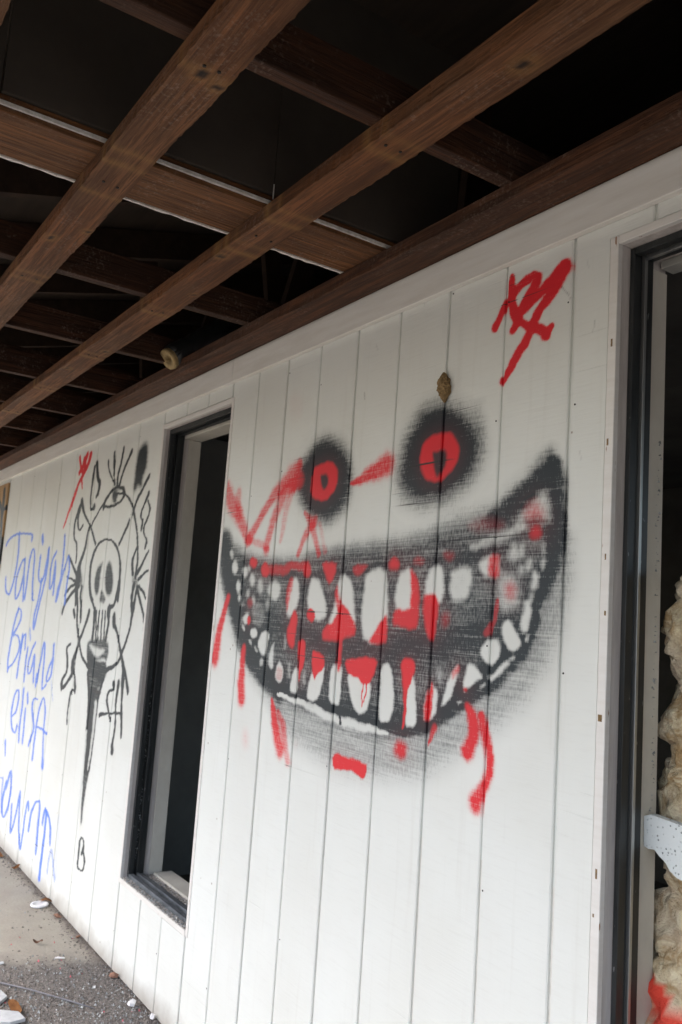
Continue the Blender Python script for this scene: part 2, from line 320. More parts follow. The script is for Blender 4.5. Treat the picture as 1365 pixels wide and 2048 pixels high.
# ------------------------------------------------------------------ spray paint, in wall metres: colour, opacity, softness, points (x, z, radius)
PAINT = """
sk|0.5|1.4|-2311,1147,431 -2245,1135,486 -2157,1120,531 -2079,1109,569 -2025,1103,574 -1979,1100,578 -1929,1100,584 -1869,1101,574 -1807,1105,564 -1753,1111,557 -1710,1118,546 -1673,1126,541 -1637,1138,549 -1601,1156,555 -1566,1177,550 -1533,1198,528 -1500,1215,499 -1467,1232,479 -1436,1250,464 -1407,1268,458 -1379,1286,453 -1354,1305,453 -1334,1324,448 -1316,1344,441 -1299,1365,430 -1283,1388,418 -1268,1414,406 -1254,1441,393 -1241,1471,378 -1230,1503,363 -1221,1534,348 -1216,1569,322 -1213,1603,296 -1212,1627,269
sk|0.35|1.3|-2838,1708,306 -2824,1674,317 -2805,1626,324 -2784,1580,324 -2762,1541,322 -2738,1504,323 -2711,1465,327 -2680,1423,320 -2648,1380,307 -2612,1341,285 -2574,1309,279 -2534,1280,278 -2490,1252,280 -2438,1222,282 -2384,1192,287 -2346,1173,297
pk|0.25|0.05|-1465,1844 -1476,1790 -1515,1750 -1576,1730 -1651,1736 -1724,1768 -1781,1821 -1806,1886 -1793,1947 -1745,1990 -1674,2005 -1597,1991 -1530,1954 -1484,1901
pk|0.2|0.04|-2000,1847 -2008,1792 -2045,1751 -2104,1729 -2176,1734 -2248,1765 -2304,1817 -2331,1881 -2322,1942 -2279,1986 -2212,2003 -2138,1992 -2070,1957 -2022,1905
sk|0.4|1.2|-2206,1632,217 -2137,1636,233 -2045,1641,246 -1962,1645,257 -1897,1648,260 -1838,1650,264 -1786,1652,269 -1742,1655,266 -1702,1658,265 -1664,1662,267 -1628,1670,280 -1592,1680,287 -1554,1689,287 -1508,1697,278 -1461,1705,276 -1419,1716,282 -1385,1730,293 -1356,1746,300 -1329,1765,305 -1302,1788,271 -1277,1812,234 -1260,1829,196
pk|0.77|0.024|-2815,1740 -2715,1696 -2589,1656 -2454,1639 -2209,1635 -1962,1648 -1795,1650 -1688,1658 -1577,1680 -1427,1707 -1388,1727 -1338,1760 -1297,1795 -1265,1824 -1255,1828 -1233,1804 -1220,1769 -1214,1707 -1216,1645 -1226,1584 -1247,1524 -1267,1492 -1274,1452 -1300,1408 -1346,1361 -1401,1318 -1478,1278 -1550,1236 -1610,1196 -1682,1172 -1799,1150 -1935,1150 -2026,1152 -2103,1164 -2236,1178 -2364,1202 -2433,1229 -2531,1286 -2627,1364 -2706,1462 -2754,1526 -2790,1592 -2824,1700
sk|0.35|1|-2684,1526,417 -2590,1488,498 -2465,1437,554 -2351,1400,580 -2260,1383,559 -2174,1376,561 -2088,1372,571 -1996,1370,560 -1906,1370,551 -1823,1374,544 -1751,1380,522 -1685,1388,504 -1622,1399,487 -1559,1411,455 -1499,1425,426 -1450,1440,407 -1410,1460,364 -1379,1481,311 -1358,1495,251
sk|0.5|0.7|-2533,1297,233 -2460,1274,252 -2361,1243,260 -2262,1220,259 -2169,1208,259 -2076,1203,266 -1989,1200,275 -1907,1198,274 -1830,1198,272 -1762,1202,271 -1706,1211,266 -1656,1223,265 -1608,1240,268 -1562,1262,265 -1517,1289,259 -1474,1317,248 -1431,1345,228 -1389,1373,214 -1353,1404,206 -1322,1442,195 -1296,1484,179 -1279,1513,160
sk|0.7|0.7|-2787,1697,467 -2780,1672,490 -2771,1636,503 -2755,1597,499 -2732,1557,482 -2704,1516,476 -2674,1475,476 -2644,1435,476 -2613,1396,466 -2579,1360,445 -2542,1327,424 -2502,1297,403 -2460,1270,373 -2409,1247,335 -2357,1227,313 -2322,1213,302
sk|0.72|0.6|-2324,1228,162 -2283,1222,160 -2226,1214,156 -2174,1207,152 -2136,1203,143 -2101,1200,135 -2065,1198,129 -2025,1195,127 -1983,1193,125 -1940,1190,123 -1894,1188,120 -1848,1186,118 -1803,1184,116 -1760,1183,126 -1718,1182,134 -1680,1186,143 -1648,1198,173 -1619,1213,203 -1589,1230,226 -1556,1249,228 -1521,1269,229 -1488,1288,229 -1458,1303,224 -1430,1318,224 -1402,1335,230 -1374,1357,226 -1346,1382,221 -1323,1405,221 -1308,1430,221 -1298,1454,215 -1291,1470,206
sk|0.75|0.7|-1247,1800,219 -1245,1783,237 -1241,1760,255 -1238,1735,273 -1236,1710,268 -1234,1684,264 -1233,1660,261 -1235,1638,253 -1239,1618,244 -1244,1597,234 -1251,1574,224 -1260,1550,215 -1266,1534,206
sk|0.6|0.8|-1264,1791,215 -1280,1778,235 -1304,1759,253 -1328,1742,268 -1349,1731,249 -1369,1721,234 -1387,1713,221 -1403,1707,206 -1417,1702,193 -1426,1699,180
sk|0.3|0.6|-2665,1630,161 -2586,1614,157 -2479,1591,150 -2379,1576,143 -2295,1571,140 -2217,1572,137 -2142,1574,134 -2071,1577,132 -2003,1581,130 -1938,1586,127 -1876,1590,124 -1817,1595,122 -1760,1599,118 -1705,1601,115 -1652,1601,113 -1602,1603,111 -1553,1606,110 -1506,1609,108 -1462,1614,107 -1414,1620,105 -1368,1627,104 -1336,1632,102
sk|0.3|0.7|-2351,1400,253 -2288,1393,248 -2200,1384,240 -2115,1377,232 -2036,1373,225 -1958,1370,218 -1890,1370,212 -1835,1374,208 -1788,1380,206 -1739,1386,201 -1687,1390,197 -1635,1394,194 -1585,1401,192 -1533,1414,192 -1483,1429,190 -1450,1440,188
sw|0.8|0.95|-2333,1208,48 -2305,1205,58 -2265,1201,67 -2230,1198,75 -2204,1198,88 -2181,1198,102 -2159,1197,121 -2135,1193,126 -2112,1188,126 -2089,1183,123 -2068,1179,114 -2047,1176,107 -2023,1174,99 -1996,1173,106 -1967,1172,114 -1937,1171,121 -1906,1170,111 -1875,1169,101 -1845,1169,91 -1816,1169,72 -1788,1169,55 -1769,1169,38
sk|0.8|0.4|-2204,1215,61 -2172,1212,60 -2129,1208,59 -2092,1205,59 -2067,1202,59 -2047,1199,58 -2034,1198,58
sk|0.9|0.3|-1987,1184,49 -1982,1165,49
pw|0.644|0.008|-2717,1653 -2717,1646 -2720,1641 -2725,1638 -2731,1638 -2737,1642 -2742,1647 -2745,1654 -2745,1661 -2742,1666 -2737,1669 -2731,1669 -2725,1666 -2720,1660
pw|0.46|0.008|-2570,1515 -2570,1510 -2573,1506 -2578,1504 -2584,1504 -2589,1506 -2593,1510 -2595,1515 -2595,1520 -2592,1524 -2588,1527 -2582,1527 -2576,1524 -2572,1520
pw|0.552|0.008|-2563,1447 -2564,1441 -2567,1437 -2572,1434 -2579,1434 -2585,1436 -2590,1440 -2592,1446 -2592,1452 -2589,1456 -2583,1459 -2577,1459 -2570,1457 -2566,1452
pk|0.42|0.01|-2650,1606 -2659,1586 -2672,1575 -2686,1570 -2700,1570 -2715,1576 -2733,1586 -2750,1607 -2741,1628 -2727,1638 -2713,1643 -2699,1642 -2684,1637 -2666,1626
pw|0.828|0.008|-2679,1606 -2679,1596 -2684,1588 -2691,1584 -2700,1584 -2709,1588 -2716,1596 -2720,1607 -2720,1617 -2716,1625 -2708,1629 -2699,1629 -2690,1624 -2683,1616
pk|0.42|0.01|-2573,1589 -2580,1572 -2593,1563 -2606,1558 -2621,1558 -2637,1563 -2654,1573 -2668,1590 -2660,1608 -2647,1618 -2633,1622 -2618,1622 -2602,1617 -2586,1607
pw|0.736|0.008|-2600,1590 -2601,1581 -2605,1575 -2612,1571 -2620,1571 -2629,1575 -2636,1582 -2639,1590 -2639,1598 -2634,1605 -2627,1609 -2618,1608 -2610,1605 -2604,1598
pk|0.42|0.01|-2615,1535 -2626,1514 -2636,1504 -2646,1500 -2657,1500 -2669,1504 -2684,1514 -2703,1535 -2692,1556 -2681,1565 -2670,1570 -2659,1570 -2648,1565 -2633,1556
pw|0.828|0.008|-2643,1535 -2643,1525 -2646,1517 -2651,1513 -2658,1513 -2665,1517 -2670,1525 -2674,1535 -2674,1545 -2671,1552 -2666,1557 -2659,1557 -2652,1552 -2646,1545
pw|0.644|0.008|-2545,1560 -2545,1551 -2548,1544 -2554,1540 -2562,1540 -2569,1544 -2575,1551 -2578,1560 -2578,1568 -2574,1575 -2568,1579 -2561,1579 -2554,1575 -2548,1568
pw|0.506|0.008|-2484,1540 -2484,1531 -2488,1523 -2494,1519 -2502,1519 -2510,1523 -2516,1530 -2520,1540 -2520,1550 -2516,1557 -2509,1561 -2501,1561 -2493,1557 -2487,1549
pw|0.276|0.008|-2605,1480 -2606,1473 -2611,1468 -2619,1464 -2628,1464 -2638,1467 -2645,1473 -2648,1480 -2647,1486 -2642,1492 -2634,1495 -2624,1495 -2615,1492 -2608,1487
pw|0.69|0.008|-2367,1526 -2369,1514 -2378,1504 -2393,1498 -2411,1498 -2428,1503 -2441,1513 -2447,1526 -2445,1539 -2435,1549 -2420,1554 -2402,1554 -2385,1549 -2373,1539
pw|0.184|0.008|-2457,1450 -2458,1431 -2468,1416 -2484,1407 -2504,1406 -2524,1414 -2539,1429 -2547,1447 -2546,1466 -2535,1482 -2518,1490 -2498,1491 -2479,1483 -2464,1468
pk|0.42|0.01|-2304,1570 -2261,1570 -2232,1491 -2289,1438 -2324,1447 -2343,1504
pw|0.828|0.008|-2301,1559 -2266,1558 -2252,1496 -2289,1450 -2317,1458 -2320,1504
pk|0.42|0.01|-2188,1574 -2139,1565 -2080,1488 -2083,1443 -2130,1431 -2182,1443 -2221,1510
pw|0.8924|0.008|-2182,1562 -2140,1554 -2100,1490 -2094,1452 -2133,1442 -2175,1454 -2200,1505
pk|0.42|0.01|-2035,1577 -1993,1578 -1956,1537 -1941,1411 -2062,1388 -2081,1435 -2064,1505
pw|0.8924|0.008|-2033,1566 -1996,1568 -1966,1529 -1950,1420 -2057,1399 -2070,1444 -2047,1499
pk|0.42|0.01|-1902,1587 -1814,1589 -1786,1459 -1808,1394 -1902,1389 -1932,1477 -1917,1559
pw|0.8924|0.008|-1898,1577 -1819,1580 -1800,1465 -1814,1403 -1899,1399 -1915,1481 -1909,1549
pk|0.42|0.01|-1746,1588 -1704,1591 -1680,1482 -1755,1464 -1779,1503 -1769,1569
pw|0.874|0.008|-1745,1579 -1709,1582 -1688,1490 -1753,1473 -1769,1511 -1761,1560
pk|0.42|0.01|-1632,1596 -1592,1594 -1567,1536 -1590,1494 -1650,1493 -1665,1546
pw|0.874|0.008|-1629,1586 -1596,1586 -1581,1538 -1594,1502 -1644,1501 -1650,1545
pk|0.42|0.01|-1558,1588 -1484,1586 -1482,1519 -1507,1502 -1559,1506 -1571,1560
pw|0.736|0.008|-1552,1580 -1491,1579 -1492,1524 -1511,1511 -1552,1513 -1558,1555
pk|0.42|0.01|-1469,1603 -1400,1618 -1387,1562 -1453,1560
pw|0.736|0.008|-1458,1599 -1406,1611 -1396,1568 -1446,1567
pw|0.552|0.01|-1341,1616 -1342,1609 -1345,1603 -1350,1600 -1356,1600 -1362,1604 -1366,1609 -1368,1616 -1367,1623 -1363,1629 -1358,1632 -1352,1632 -1346,1628 -1342,1623
sw|0.42|1.3|-1490,1634,65 -1477,1636,74 -1459,1639,83 -1441,1642,93 -1426,1646,95 -1410,1650,97 -1395,1654,99 -1379,1657,98 -1363,1661,98 -1350,1665,99 -1341,1668,96 -1334,1671,92 -1329,1673,88
pw|0.598|0.012|-1297,1726 -1262,1742 -1250,1691 -1257,1678 -1307,1672 -1333,1673 -1343,1690 -1318,1714
pr|0.45|0.014|-1270,1695 -1272,1684 -1280,1676 -1290,1672 -1303,1672 -1314,1678 -1322,1687 -1326,1699 -1324,1710 -1316,1718 -1305,1723 -1293,1722 -1282,1716 -1274,1706
pk|0.6|0.01|-1263,1679 -1266,1675 -1276,1672 -1289,1671 -1304,1672 -1318,1675 -1328,1679 -1332,1683 -1328,1687 -1319,1690 -1305,1691 -1290,1690 -1276,1687 -1267,1683
pr|0.7|0.008|-1274,1656 -1275,1650 -1279,1646 -1285,1644 -1292,1644 -1298,1647 -1303,1652 -1305,1657 -1303,1663 -1299,1668 -1293,1670 -1287,1670 -1280,1667 -1276,1662
pk|0.42|0.01|-1290,1581 -1269,1570 -1281,1528 -1298,1528 -1298,1568
pw|0.828|0.008|-1289,1573 -1276,1564 -1283,1536 -1295,1536 -1293,1561
pw|0.46|0.012|-1385,1571 -1344,1558 -1334,1529 -1340,1497 -1385,1490 -1395,1538
pr|0.45|0.012|-1342,1532 -1344,1524 -1348,1517 -1355,1513 -1363,1513 -1370,1517 -1376,1524 -1378,1532 -1377,1540 -1372,1547 -1365,1551 -1357,1551 -1350,1547 -1345,1540
pk|0.42|0.01|-1311,1518 -1292,1505 -1302,1440 -1324,1440 -1325,1492
pw|0.8924|0.008|-1311,1510 -1297,1498 -1303,1448 -1321,1448 -1318,1485
pk|0.42|0.01|-1379,1467 -1356,1475 -1336,1459 -1312,1421 -1324,1402 -1357,1394 -1378,1412 -1389,1448
pw|0.9108|0.005|-1373,1460 -1356,1467 -1341,1452 -1322,1424 -1330,1408 -1356,1402 -1370,1419 -1379,1444
pk|0.42|0.01|-1424,1431 -1393,1430 -1371,1408 -1377,1378 -1401,1361 -1432,1366 -1455,1390 -1443,1418
pw|0.9108|0.005|-1421,1422 -1398,1422 -1382,1405 -1386,1383 -1404,1369 -1427,1373 -1442,1392 -1434,1412
pk|0.42|0.01|-1481,1375 -1427,1343 -1436,1329 -1484,1302 -1498,1294 -1504,1338
pw|0.8924|0.005|-1479,1366 -1439,1340 -1448,1330 -1480,1310 -1492,1302 -1492,1335
pk|0.42|0.01|-1431,1337 -1408,1345 -1361,1382 -1344,1385 -1345,1369 -1413,1326
pw|0.782|0.005|-1420,1342 -1398,1350 -1368,1375 -1352,1379 -1356,1366 -1406,1333
pk|0.42|0.01|-1515,1365 -1509,1340 -1539,1275 -1573,1252 -1566,1296 -1531,1351
pw|0.828|0.005|-1519,1357 -1517,1333 -1538,1284 -1568,1261 -1556,1303 -1533,1342
pk|0.42|0.01|-1310,1518 -1296,1511 -1298,1443 -1314,1439 -1329,1455 -1316,1495
pw|0.782|0.005|-1310,1509 -1299,1503 -1301,1450 -1313,1447 -1322,1462 -1313,1487
pw|0.276|0.008|-1568,1332 -1569,1325 -1571,1318 -1575,1315 -1580,1314 -1584,1317 -1588,1323 -1590,1330 -1589,1338 -1587,1344 -1583,1348 -1578,1348 -1573,1345 -1570,1339
pk|0.42|0.01|-2609,1500 -2617,1485 -2628,1479 -2637,1476 -2647,1476 -2658,1478 -2671,1484 -2685,1499 -2676,1514 -2665,1520 -2656,1523 -2646,1523 -2635,1521 -2622,1514
pw|0.736|0.008|-2637,1500 -2637,1495 -2639,1491 -2642,1489 -2647,1489 -2651,1491 -2654,1495 -2656,1499 -2656,1504 -2654,1508 -2651,1510 -2646,1510 -2642,1508 -2638,1504
pk|0.42|0.01|-2566,1418 -2581,1404 -2596,1398 -2609,1396 -2620,1397 -2631,1401 -2641,1409 -2645,1424 -2630,1438 -2614,1444 -2601,1446 -2590,1445 -2580,1441 -2570,1433
pw|0.736|0.008|-2592,1420 -2596,1415 -2601,1410 -2607,1408 -2613,1409 -2617,1412 -2619,1416 -2618,1422 -2614,1427 -2609,1432 -2603,1434 -2598,1433 -2593,1430 -2592,1426
pw|0.506|0.008|-2528,1491 -2528,1486 -2530,1482 -2534,1479 -2539,1479 -2544,1481 -2548,1486 -2550,1491 -2550,1496 -2548,1501 -2544,1504 -2539,1504 -2534,1501 -2530,1497
pw|0.322|0.008|-2428,1478 -2430,1470 -2434,1464 -2439,1460 -2445,1460 -2451,1464 -2454,1471 -2456,1479 -2454,1487 -2450,1494 -2445,1497 -2439,1497 -2433,1493 -2430,1486
pw|0.552|0.008|-2580,1599 -2580,1595 -2582,1591 -2585,1589 -2590,1589 -2594,1591 -2597,1595 -2599,1600 -2599,1604 -2597,1608 -2593,1610 -2589,1610 -2585,1608 -2582,1604
pk|0.42|0.01|-2560,1406 -2559,1391 -2566,1384 -2573,1380 -2582,1378 -2594,1379 -2610,1382 -2629,1394 -2630,1408 -2623,1416 -2615,1420 -2606,1421 -2594,1420 -2578,1417
pw|0.782|0.005|-2585,1401 -2583,1397 -2583,1393 -2585,1391 -2589,1390 -2594,1392 -2599,1394 -2603,1398 -2605,1402 -2605,1406 -2603,1408 -2599,1409 -2594,1408 -2589,1405
pk|0.42|0.01|-2506,1364 -2502,1351 -2508,1343 -2515,1338 -2525,1336 -2537,1336 -2554,1339 -2573,1348 -2577,1362 -2571,1370 -2564,1375 -2554,1377 -2542,1377 -2525,1374
pw|0.736|0.005|-2530,1358 -2527,1354 -2527,1351 -2529,1348 -2533,1347 -2538,1348 -2544,1350 -2549,1354 -2551,1358 -2552,1362 -2550,1364 -2546,1365 -2540,1364 -2535,1362
pk|0.42|0.01|-2465,1341 -2459,1328 -2463,1320 -2468,1316 -2476,1314 -2487,1313 -2503,1315 -2525,1324 -2531,1337 -2527,1345 -2521,1350 -2513,1352 -2502,1352 -2486,1350
pw|0.736|0.005|-2487,1335 -2483,1331 -2482,1328 -2483,1325 -2487,1324 -2492,1325 -2497,1327 -2502,1330 -2506,1334 -2507,1337 -2506,1340 -2502,1341 -2497,1340 -2492,1338
pw|0.506|0.008|-1323,1617 -1325,1612 -1327,1609 -1330,1607 -1334,1608 -1336,1610 -1337,1614 -1337,1620 -1335,1624 -1333,1628 -1330,1630 -1326,1629 -1324,1627 -1323,1622
pw|0.644|0.008|-1301,1588 -1302,1584 -1304,1580 -1307,1579 -1310,1579 -1312,1581 -1313,1585 -1313,1590 -1312,1594 -1309,1598 -1307,1600 -1304,1599 -1302,1597 -1301,1593
pk|0.42|0.01|-1252,1587 -1256,1577 -1262,1573 -1266,1571 -1270,1572 -1274,1574 -1279,1579 -1283,1590 -1278,1600 -1272,1604 -1268,1606 -1264,1605 -1260,1603 -1255,1598
pw|0.736|0.008|-1262,1588 -1263,1584 -1264,1581 -1266,1579 -1269,1579 -1270,1581 -1272,1585 -1272,1589 -1271,1593 -1270,1596 -1268,1598 -1265,1597 -1263,1595 -1262,1592
pw|0.46|0.008|-1259,1619 -1259,1615 -1260,1611 -1263,1609 -1265,1609 -1268,1611 -1269,1615 -1270,1620 -1270,1624 -1268,1628 -1266,1630 -1264,1630 -1261,1628 -1260,1624
pw|0.46|0.008|-1321,1576 -1322,1572 -1324,1569 -1327,1567 -1330,1568 -1332,1570 -1334,1573 -1335,1577 -1334,1581 -1332,1585 -1329,1586 -1326,1586 -1323,1584 -1321,1580
pk|0.42|0.01|-1282,1515 -1289,1506 -1294,1502 -1298,1501 -1301,1501 -1304,1503 -1308,1508 -1311,1518 -1304,1528 -1299,1531 -1295,1533 -1292,1532 -1289,1530 -1285,1526
pw|0.736|0.008|-1293,1516 -1294,1513 -1295,1510 -1297,1509 -1299,1509 -1300,1511 -1300,1514 -1300,1517 -1299,1521 -1298,1523 -1296,1525 -1294,1524 -1293,1523 -1292,1520
pk|0.42|0.01|-1330,1397 -1328,1394 -1327,1390 -1330,1383 -1339,1377 -1348,1375 -1354,1376 -1358,1377 -1361,1380 -1361,1385 -1359,1392 -1350,1398 -1340,1400 -1334,1399
pw|0.782|0.005|-1338,1391 -1338,1390 -1338,1388 -1340,1386 -1343,1384 -1346,1383 -1348,1383 -1350,1383 -1351,1385 -1350,1386 -1348,1388 -1346,1390 -1343,1392 -1340,1392
pk|0.42|0.01|-1287,1427 -1294,1420 -1300,1417 -1305,1416 -1309,1417 -1313,1420 -1316,1425 -1316,1433 -1309,1441 -1303,1444 -1298,1444 -1294,1443 -1290,1441 -1287,1436
pw|0.782|0.005|-1298,1430 -1299,1427 -1301,1425 -1303,1424 -1305,1425 -1306,1426 -1306,1428 -1306,1431 -1304,1434 -1302,1436 -1300,1436 -1298,1436 -1297,1434 -1297,1432
pw|0.644|0.005|-1425,1323 -1424,1322 -1426,1320 -1429,1317 -1432,1315 -1436,1313 -1439,1313 -1441,1313 -1441,1314 -1440,1316 -1437,1319 -1433,1321 -1429,1322 -1426,1323
pw|0.552|0.005|-1499,1279 -1499,1278 -1501,1276 -1503,1274 -1507,1272 -1510,1270 -1513,1269 -1515,1270 -1515,1271 -1514,1273 -1511,1275 -1508,1277 -1504,1278 -1501,1279
pk|0.42|0.01|-1680,1328 -1661,1287 -1654,1200 -1677,1187 -1700,1194 -1705,1282
pw|0.9016|0.005|-1680,1319 -1665,1278 -1659,1208 -1678,1196 -1697,1203 -1699,1274
pk|0.42|0.01|-1795,1348 -1766,1339 -1737,1269 -1752,1201 -1778,1186 -1808,1194 -1823,1282 -1812,1336
pw|0.8832|0.005|-1794,1339 -1768,1330 -1753,1269 -1756,1210 -1779,1195 -1805,1204 -1810,1278 -1808,1326
pk|0.42|0.01|-1595,1308 -1578,1293 -1583,1227 -1634,1214 -1634,1284 -1613,1313
pw|0.828|0.005|-1598,1298 -1587,1286 -1587,1235 -1629,1222 -1623,1279 -1612,1304
pk|0.42|0.01|-1964,1312 -1852,1297 -1845,1222 -1885,1195 -1929,1202 -1964,1249
pw|0.8924|0.005|-1956,1303 -1862,1288 -1858,1227 -1889,1204 -1924,1212 -1946,1249
pk|0.42|0.01|-2037,1331 -1989,1326 -1977,1280 -1995,1205 -2044,1208 -2069,1265
pw|0.8832|0.005|-2034,1320 -1994,1316 -1994,1276 -1999,1215 -2040,1219 -2050,1266
pk|0.42|0.01|-2149,1297 -2078,1327 -2069,1271 -2105,1204 -2169,1203 -2175,1261
pw|0.8832|0.005|-2142,1287 -2085,1317 -2088,1267 -2108,1214 -2160,1214 -2155,1261
pk|0.42|0.01|-2253,1293 -2226,1304 -2207,1229 -2240,1209 -2279,1223
pw|0.828|0.005|-2250,1282 -2230,1293 -2219,1237 -2240,1221 -2266,1233
pk|0.42|0.01|-2338,1318 -2291,1282 -2318,1233 -2360,1240 -2382,1283
pw|0.736|0.005|-2337,1306 -2312,1277 -2323,1244 -2352,1251 -2361,1278
pw|0.644|0.005|-2383,1362 -2380,1312 -2382,1279 -2409,1292 -2403,1329
pk|0.42|0.01|-2463,1406 -2404,1394 -2421,1326 -2444,1307 -2502,1334 -2495,1380
pw|0.8924|0.005|-2460,1393 -2418,1384 -2431,1336 -2446,1319 -2483,1343 -2478,1371
pk|0.42|0.01|-2469,1386 -2473,1372 -2487,1362 -2504,1356 -2523,1355 -2542,1359 -2560,1367 -2570,1381 -2565,1396 -2551,1406 -2533,1411 -2514,1412 -2495,1408 -2478,1399
pw|0.828|0.005|-2494,1385 -2496,1378 -2501,1372 -2510,1368 -2521,1368 -2531,1370 -2539,1376 -2543,1382 -2542,1390 -2536,1396 -2527,1399 -2516,1400 -2506,1397 -2498,1392
pk|0.42|0.01|-2535,1431 -2541,1414 -2554,1405 -2568,1400 -2582,1400 -2598,1403 -2614,1412 -2627,1428 -2620,1445 -2607,1454 -2593,1459 -2578,1459 -2563,1456 -2547,1447
pw|0.782|0.005|-2562,1430 -2562,1422 -2566,1416 -2573,1413 -2582,1412 -2590,1415 -2596,1421 -2599,1429 -2599,1437 -2595,1443 -2588,1446 -2579,1447 -2571,1444 -2565,1438
pw|0.552|0.005|-2442,1299 -2443,1293 -2445,1288 -2449,1286 -2454,1285 -2460,1287 -2464,1291 -2466,1297 -2465,1303 -2463,1307 -2459,1310 -2454,1311 -2448,1308 -2444,1304
pw|0.276|0.005|-2267,1285 -2267,1276 -2268,1268 -2271,1264 -2275,1263 -2279,1267 -2282,1274 -2285,1284 -2285,1293 -2284,1301 -2281,1306 -2277,1306 -2273,1302 -2270,1294
pw|0.276|0.005|-2176,1271 -2176,1262 -2177,1255 -2180,1250 -2184,1250 -2187,1254 -2191,1261 -2193,1270 -2193,1279 -2192,1287 -2189,1291 -2186,1291 -2182,1288 -2179,1280
pw|0.276|0.005|-2306,1367 -2306,1357 -2307,1349 -2310,1345 -2314,1344 -2318,1348 -2322,1356 -2324,1366 -2325,1376 -2323,1383 -2320,1388 -2316,1388 -2312,1384 -2309,1376
sw|0.6|0.5|-2323,1214,30 -2310,1211,29 -2291,1207,29 -2272,1204,28 -2256,1201,28 -2240,1199,27 -2228,1198,27
pr|0.9|0.006|-2019,1489 -1969,1464 -1945,1408 -2086,1383 -2101,1414 -2055,1440
pr|0.75|0.006|-2045,1541 -2026,1508 -2010,1475 -2036,1474 -2050,1512
pr|0.9|0.006|-1810,1464 -1798,1450 -1800,1395 -1875,1394 -1848,1425
pr|0.6|0.006|-2319,1559 -2292,1559 -2302,1504 -2318,1463 -2329,1504
pr|0.92|0.006|-2278,1464 -2254,1447 -2259,1362 -2284,1357 -2307,1391 -2292,1437
pr|0.95|0.004|-2150,1454 -2151,1446 -2156,1439 -2165,1434 -2175,1434 -2184,1438 -2192,1444 -2195,1453 -2194,1462 -2189,1469 -2180,1473 -2170,1473 -2160,1470 -2153,1463
pr|0.88|0.006|-1715,1582 -1683,1556 -1670,1490 -1682,1437 -1768,1443 -1767,1480 -1707,1489
pr|0.9|0.006|-1651,1519 -1612,1520 -1598,1484 -1609,1417 -1631,1416 -1652,1476
pr|0.7|0.006|-1429,1605 -1399,1611 -1396,1563 -1429,1566
pr|0.3|0.01|-1556,1461 -1556,1454 -1560,1448 -1565,1444 -1571,1444 -1577,1447 -1581,1453 -1583,1460 -1582,1468 -1579,1474 -1574,1478 -1568,1478 -1562,1475 -1558,1469
sr|0.45|0.7|-1397,1509,46 -1398,1498,57 -1398,1484,67 -1402,1470,75 -1410,1458,80 -1420,1447,87 -1428,1440,96
pr|0.9|0.006|-2534,1618 -2536,1611 -2542,1605 -2552,1602 -2564,1602 -2576,1606 -2584,1612 -2588,1619 -2587,1627 -2580,1632 -2570,1636 -2558,1635 -2547,1632 -2538,1626
pr|0.9|0.006|-2450,1593 -2451,1582 -2456,1574 -2466,1569 -2477,1570 -2489,1574 -2497,1583 -2502,1593 -2501,1604 -2495,1612 -2485,1617 -2474,1616 -2463,1612 -2454,1603
pr|0.85|0.006|-2191,1589 -2192,1578 -2197,1570 -2206,1566 -2216,1566 -2227,1570 -2235,1579 -2238,1590 -2238,1600 -2232,1609 -2223,1613 -2213,1613 -2203,1608 -2195,1600
pr|0.5|0.006|-1761,1602 -1763,1596 -1767,1592 -1775,1590 -1783,1590 -1791,1592 -1796,1597 -1799,1603 -1798,1609 -1793,1613 -1786,1615 -1777,1615 -1769,1612 -1764,1608
sr|0.6|0.95|-2446,1595,135 -2423,1593,137 -2390,1591,140 -2361,1591,147 -2342,1595,151 -2326,1601,137 -2308,1604,111 -2280,1604,114 -2250,1602,120 -2229,1601,126
pr|0.85|0.006|-2131,1606 -2056,1604 -2084,1549
pr|0.6|0.006|-1970,1594 -1904,1599 -1946,1567
pr|0.75|0.008|-1761,1596 -1763,1590 -1768,1585 -1777,1583 -1787,1583 -1797,1586 -1804,1591 -1806,1597 -1805,1603 -1799,1608 -1790,1610 -1780,1610 -1770,1607 -1764,1602
pr|0.45|0.008|-1662,1603 -1663,1600 -1669,1597 -1676,1596 -1685,1596 -1693,1598 -1699,1601 -1701,1604 -1700,1608 -1694,1610 -1687,1612 -1678,1612 -1670,1610 -1664,1607
pr|0.35|0.01|-1553,1615 -1554,1611 -1559,1608 -1566,1606 -1574,1607 -1582,1609 -1587,1612 -1589,1616 -1588,1620 -1583,1623 -1576,1625 -1568,1624 -1560,1622 -1555,1619
pr|0.18|0.014|-1387,1680 -1392,1674 -1408,1670 -1430,1669 -1456,1670 -1480,1674 -1497,1680 -1504,1686 -1498,1692 -1482,1696 -1458,1697 -1432,1696 -1409,1692 -1393,1686
pr|0.97|0.004|-1728,1351 -1699,1361 -1674,1352 -1678,1326 -1692,1289 -1707,1288 -1725,1322
sr|0.95|0.95|-1702,1303,136 -1703,1294,114 -1704,1282,91 -1705,1270,69 -1705,1260,62 -1704,1250,55 -1704,1238,48 -1704,1222,41 -1705,1204,34 -1706,1192,27
pr|0.85|0.004|-1612,1308 -1602,1298 -1602,1229 -1629,1223 -1624,1278
pr|0.6|0.005|-1519,1357 -1513,1350 -1522,1329 -1536,1325 -1533,1342
pr|0.8|0.004|-1481,1307 -1482,1305 -1483,1303 -1486,1302 -1488,1302 -1491,1302 -1492,1304 -1493,1306 -1493,1308 -1491,1309 -1489,1310 -1486,1311 -1484,1310 -1482,1309
pr|0.97|0.004|-1974,1337 -1842,1351 -1839,1320 -1864,1283 -1891,1279 -1913,1295 -1959,1300
sr|1|0.95|-1886,1286,23 -1887,1278,23 -1888,1266,23 -1889,1254,24 -1889,1243,24 -1888,1231,24 -1888,1223,24
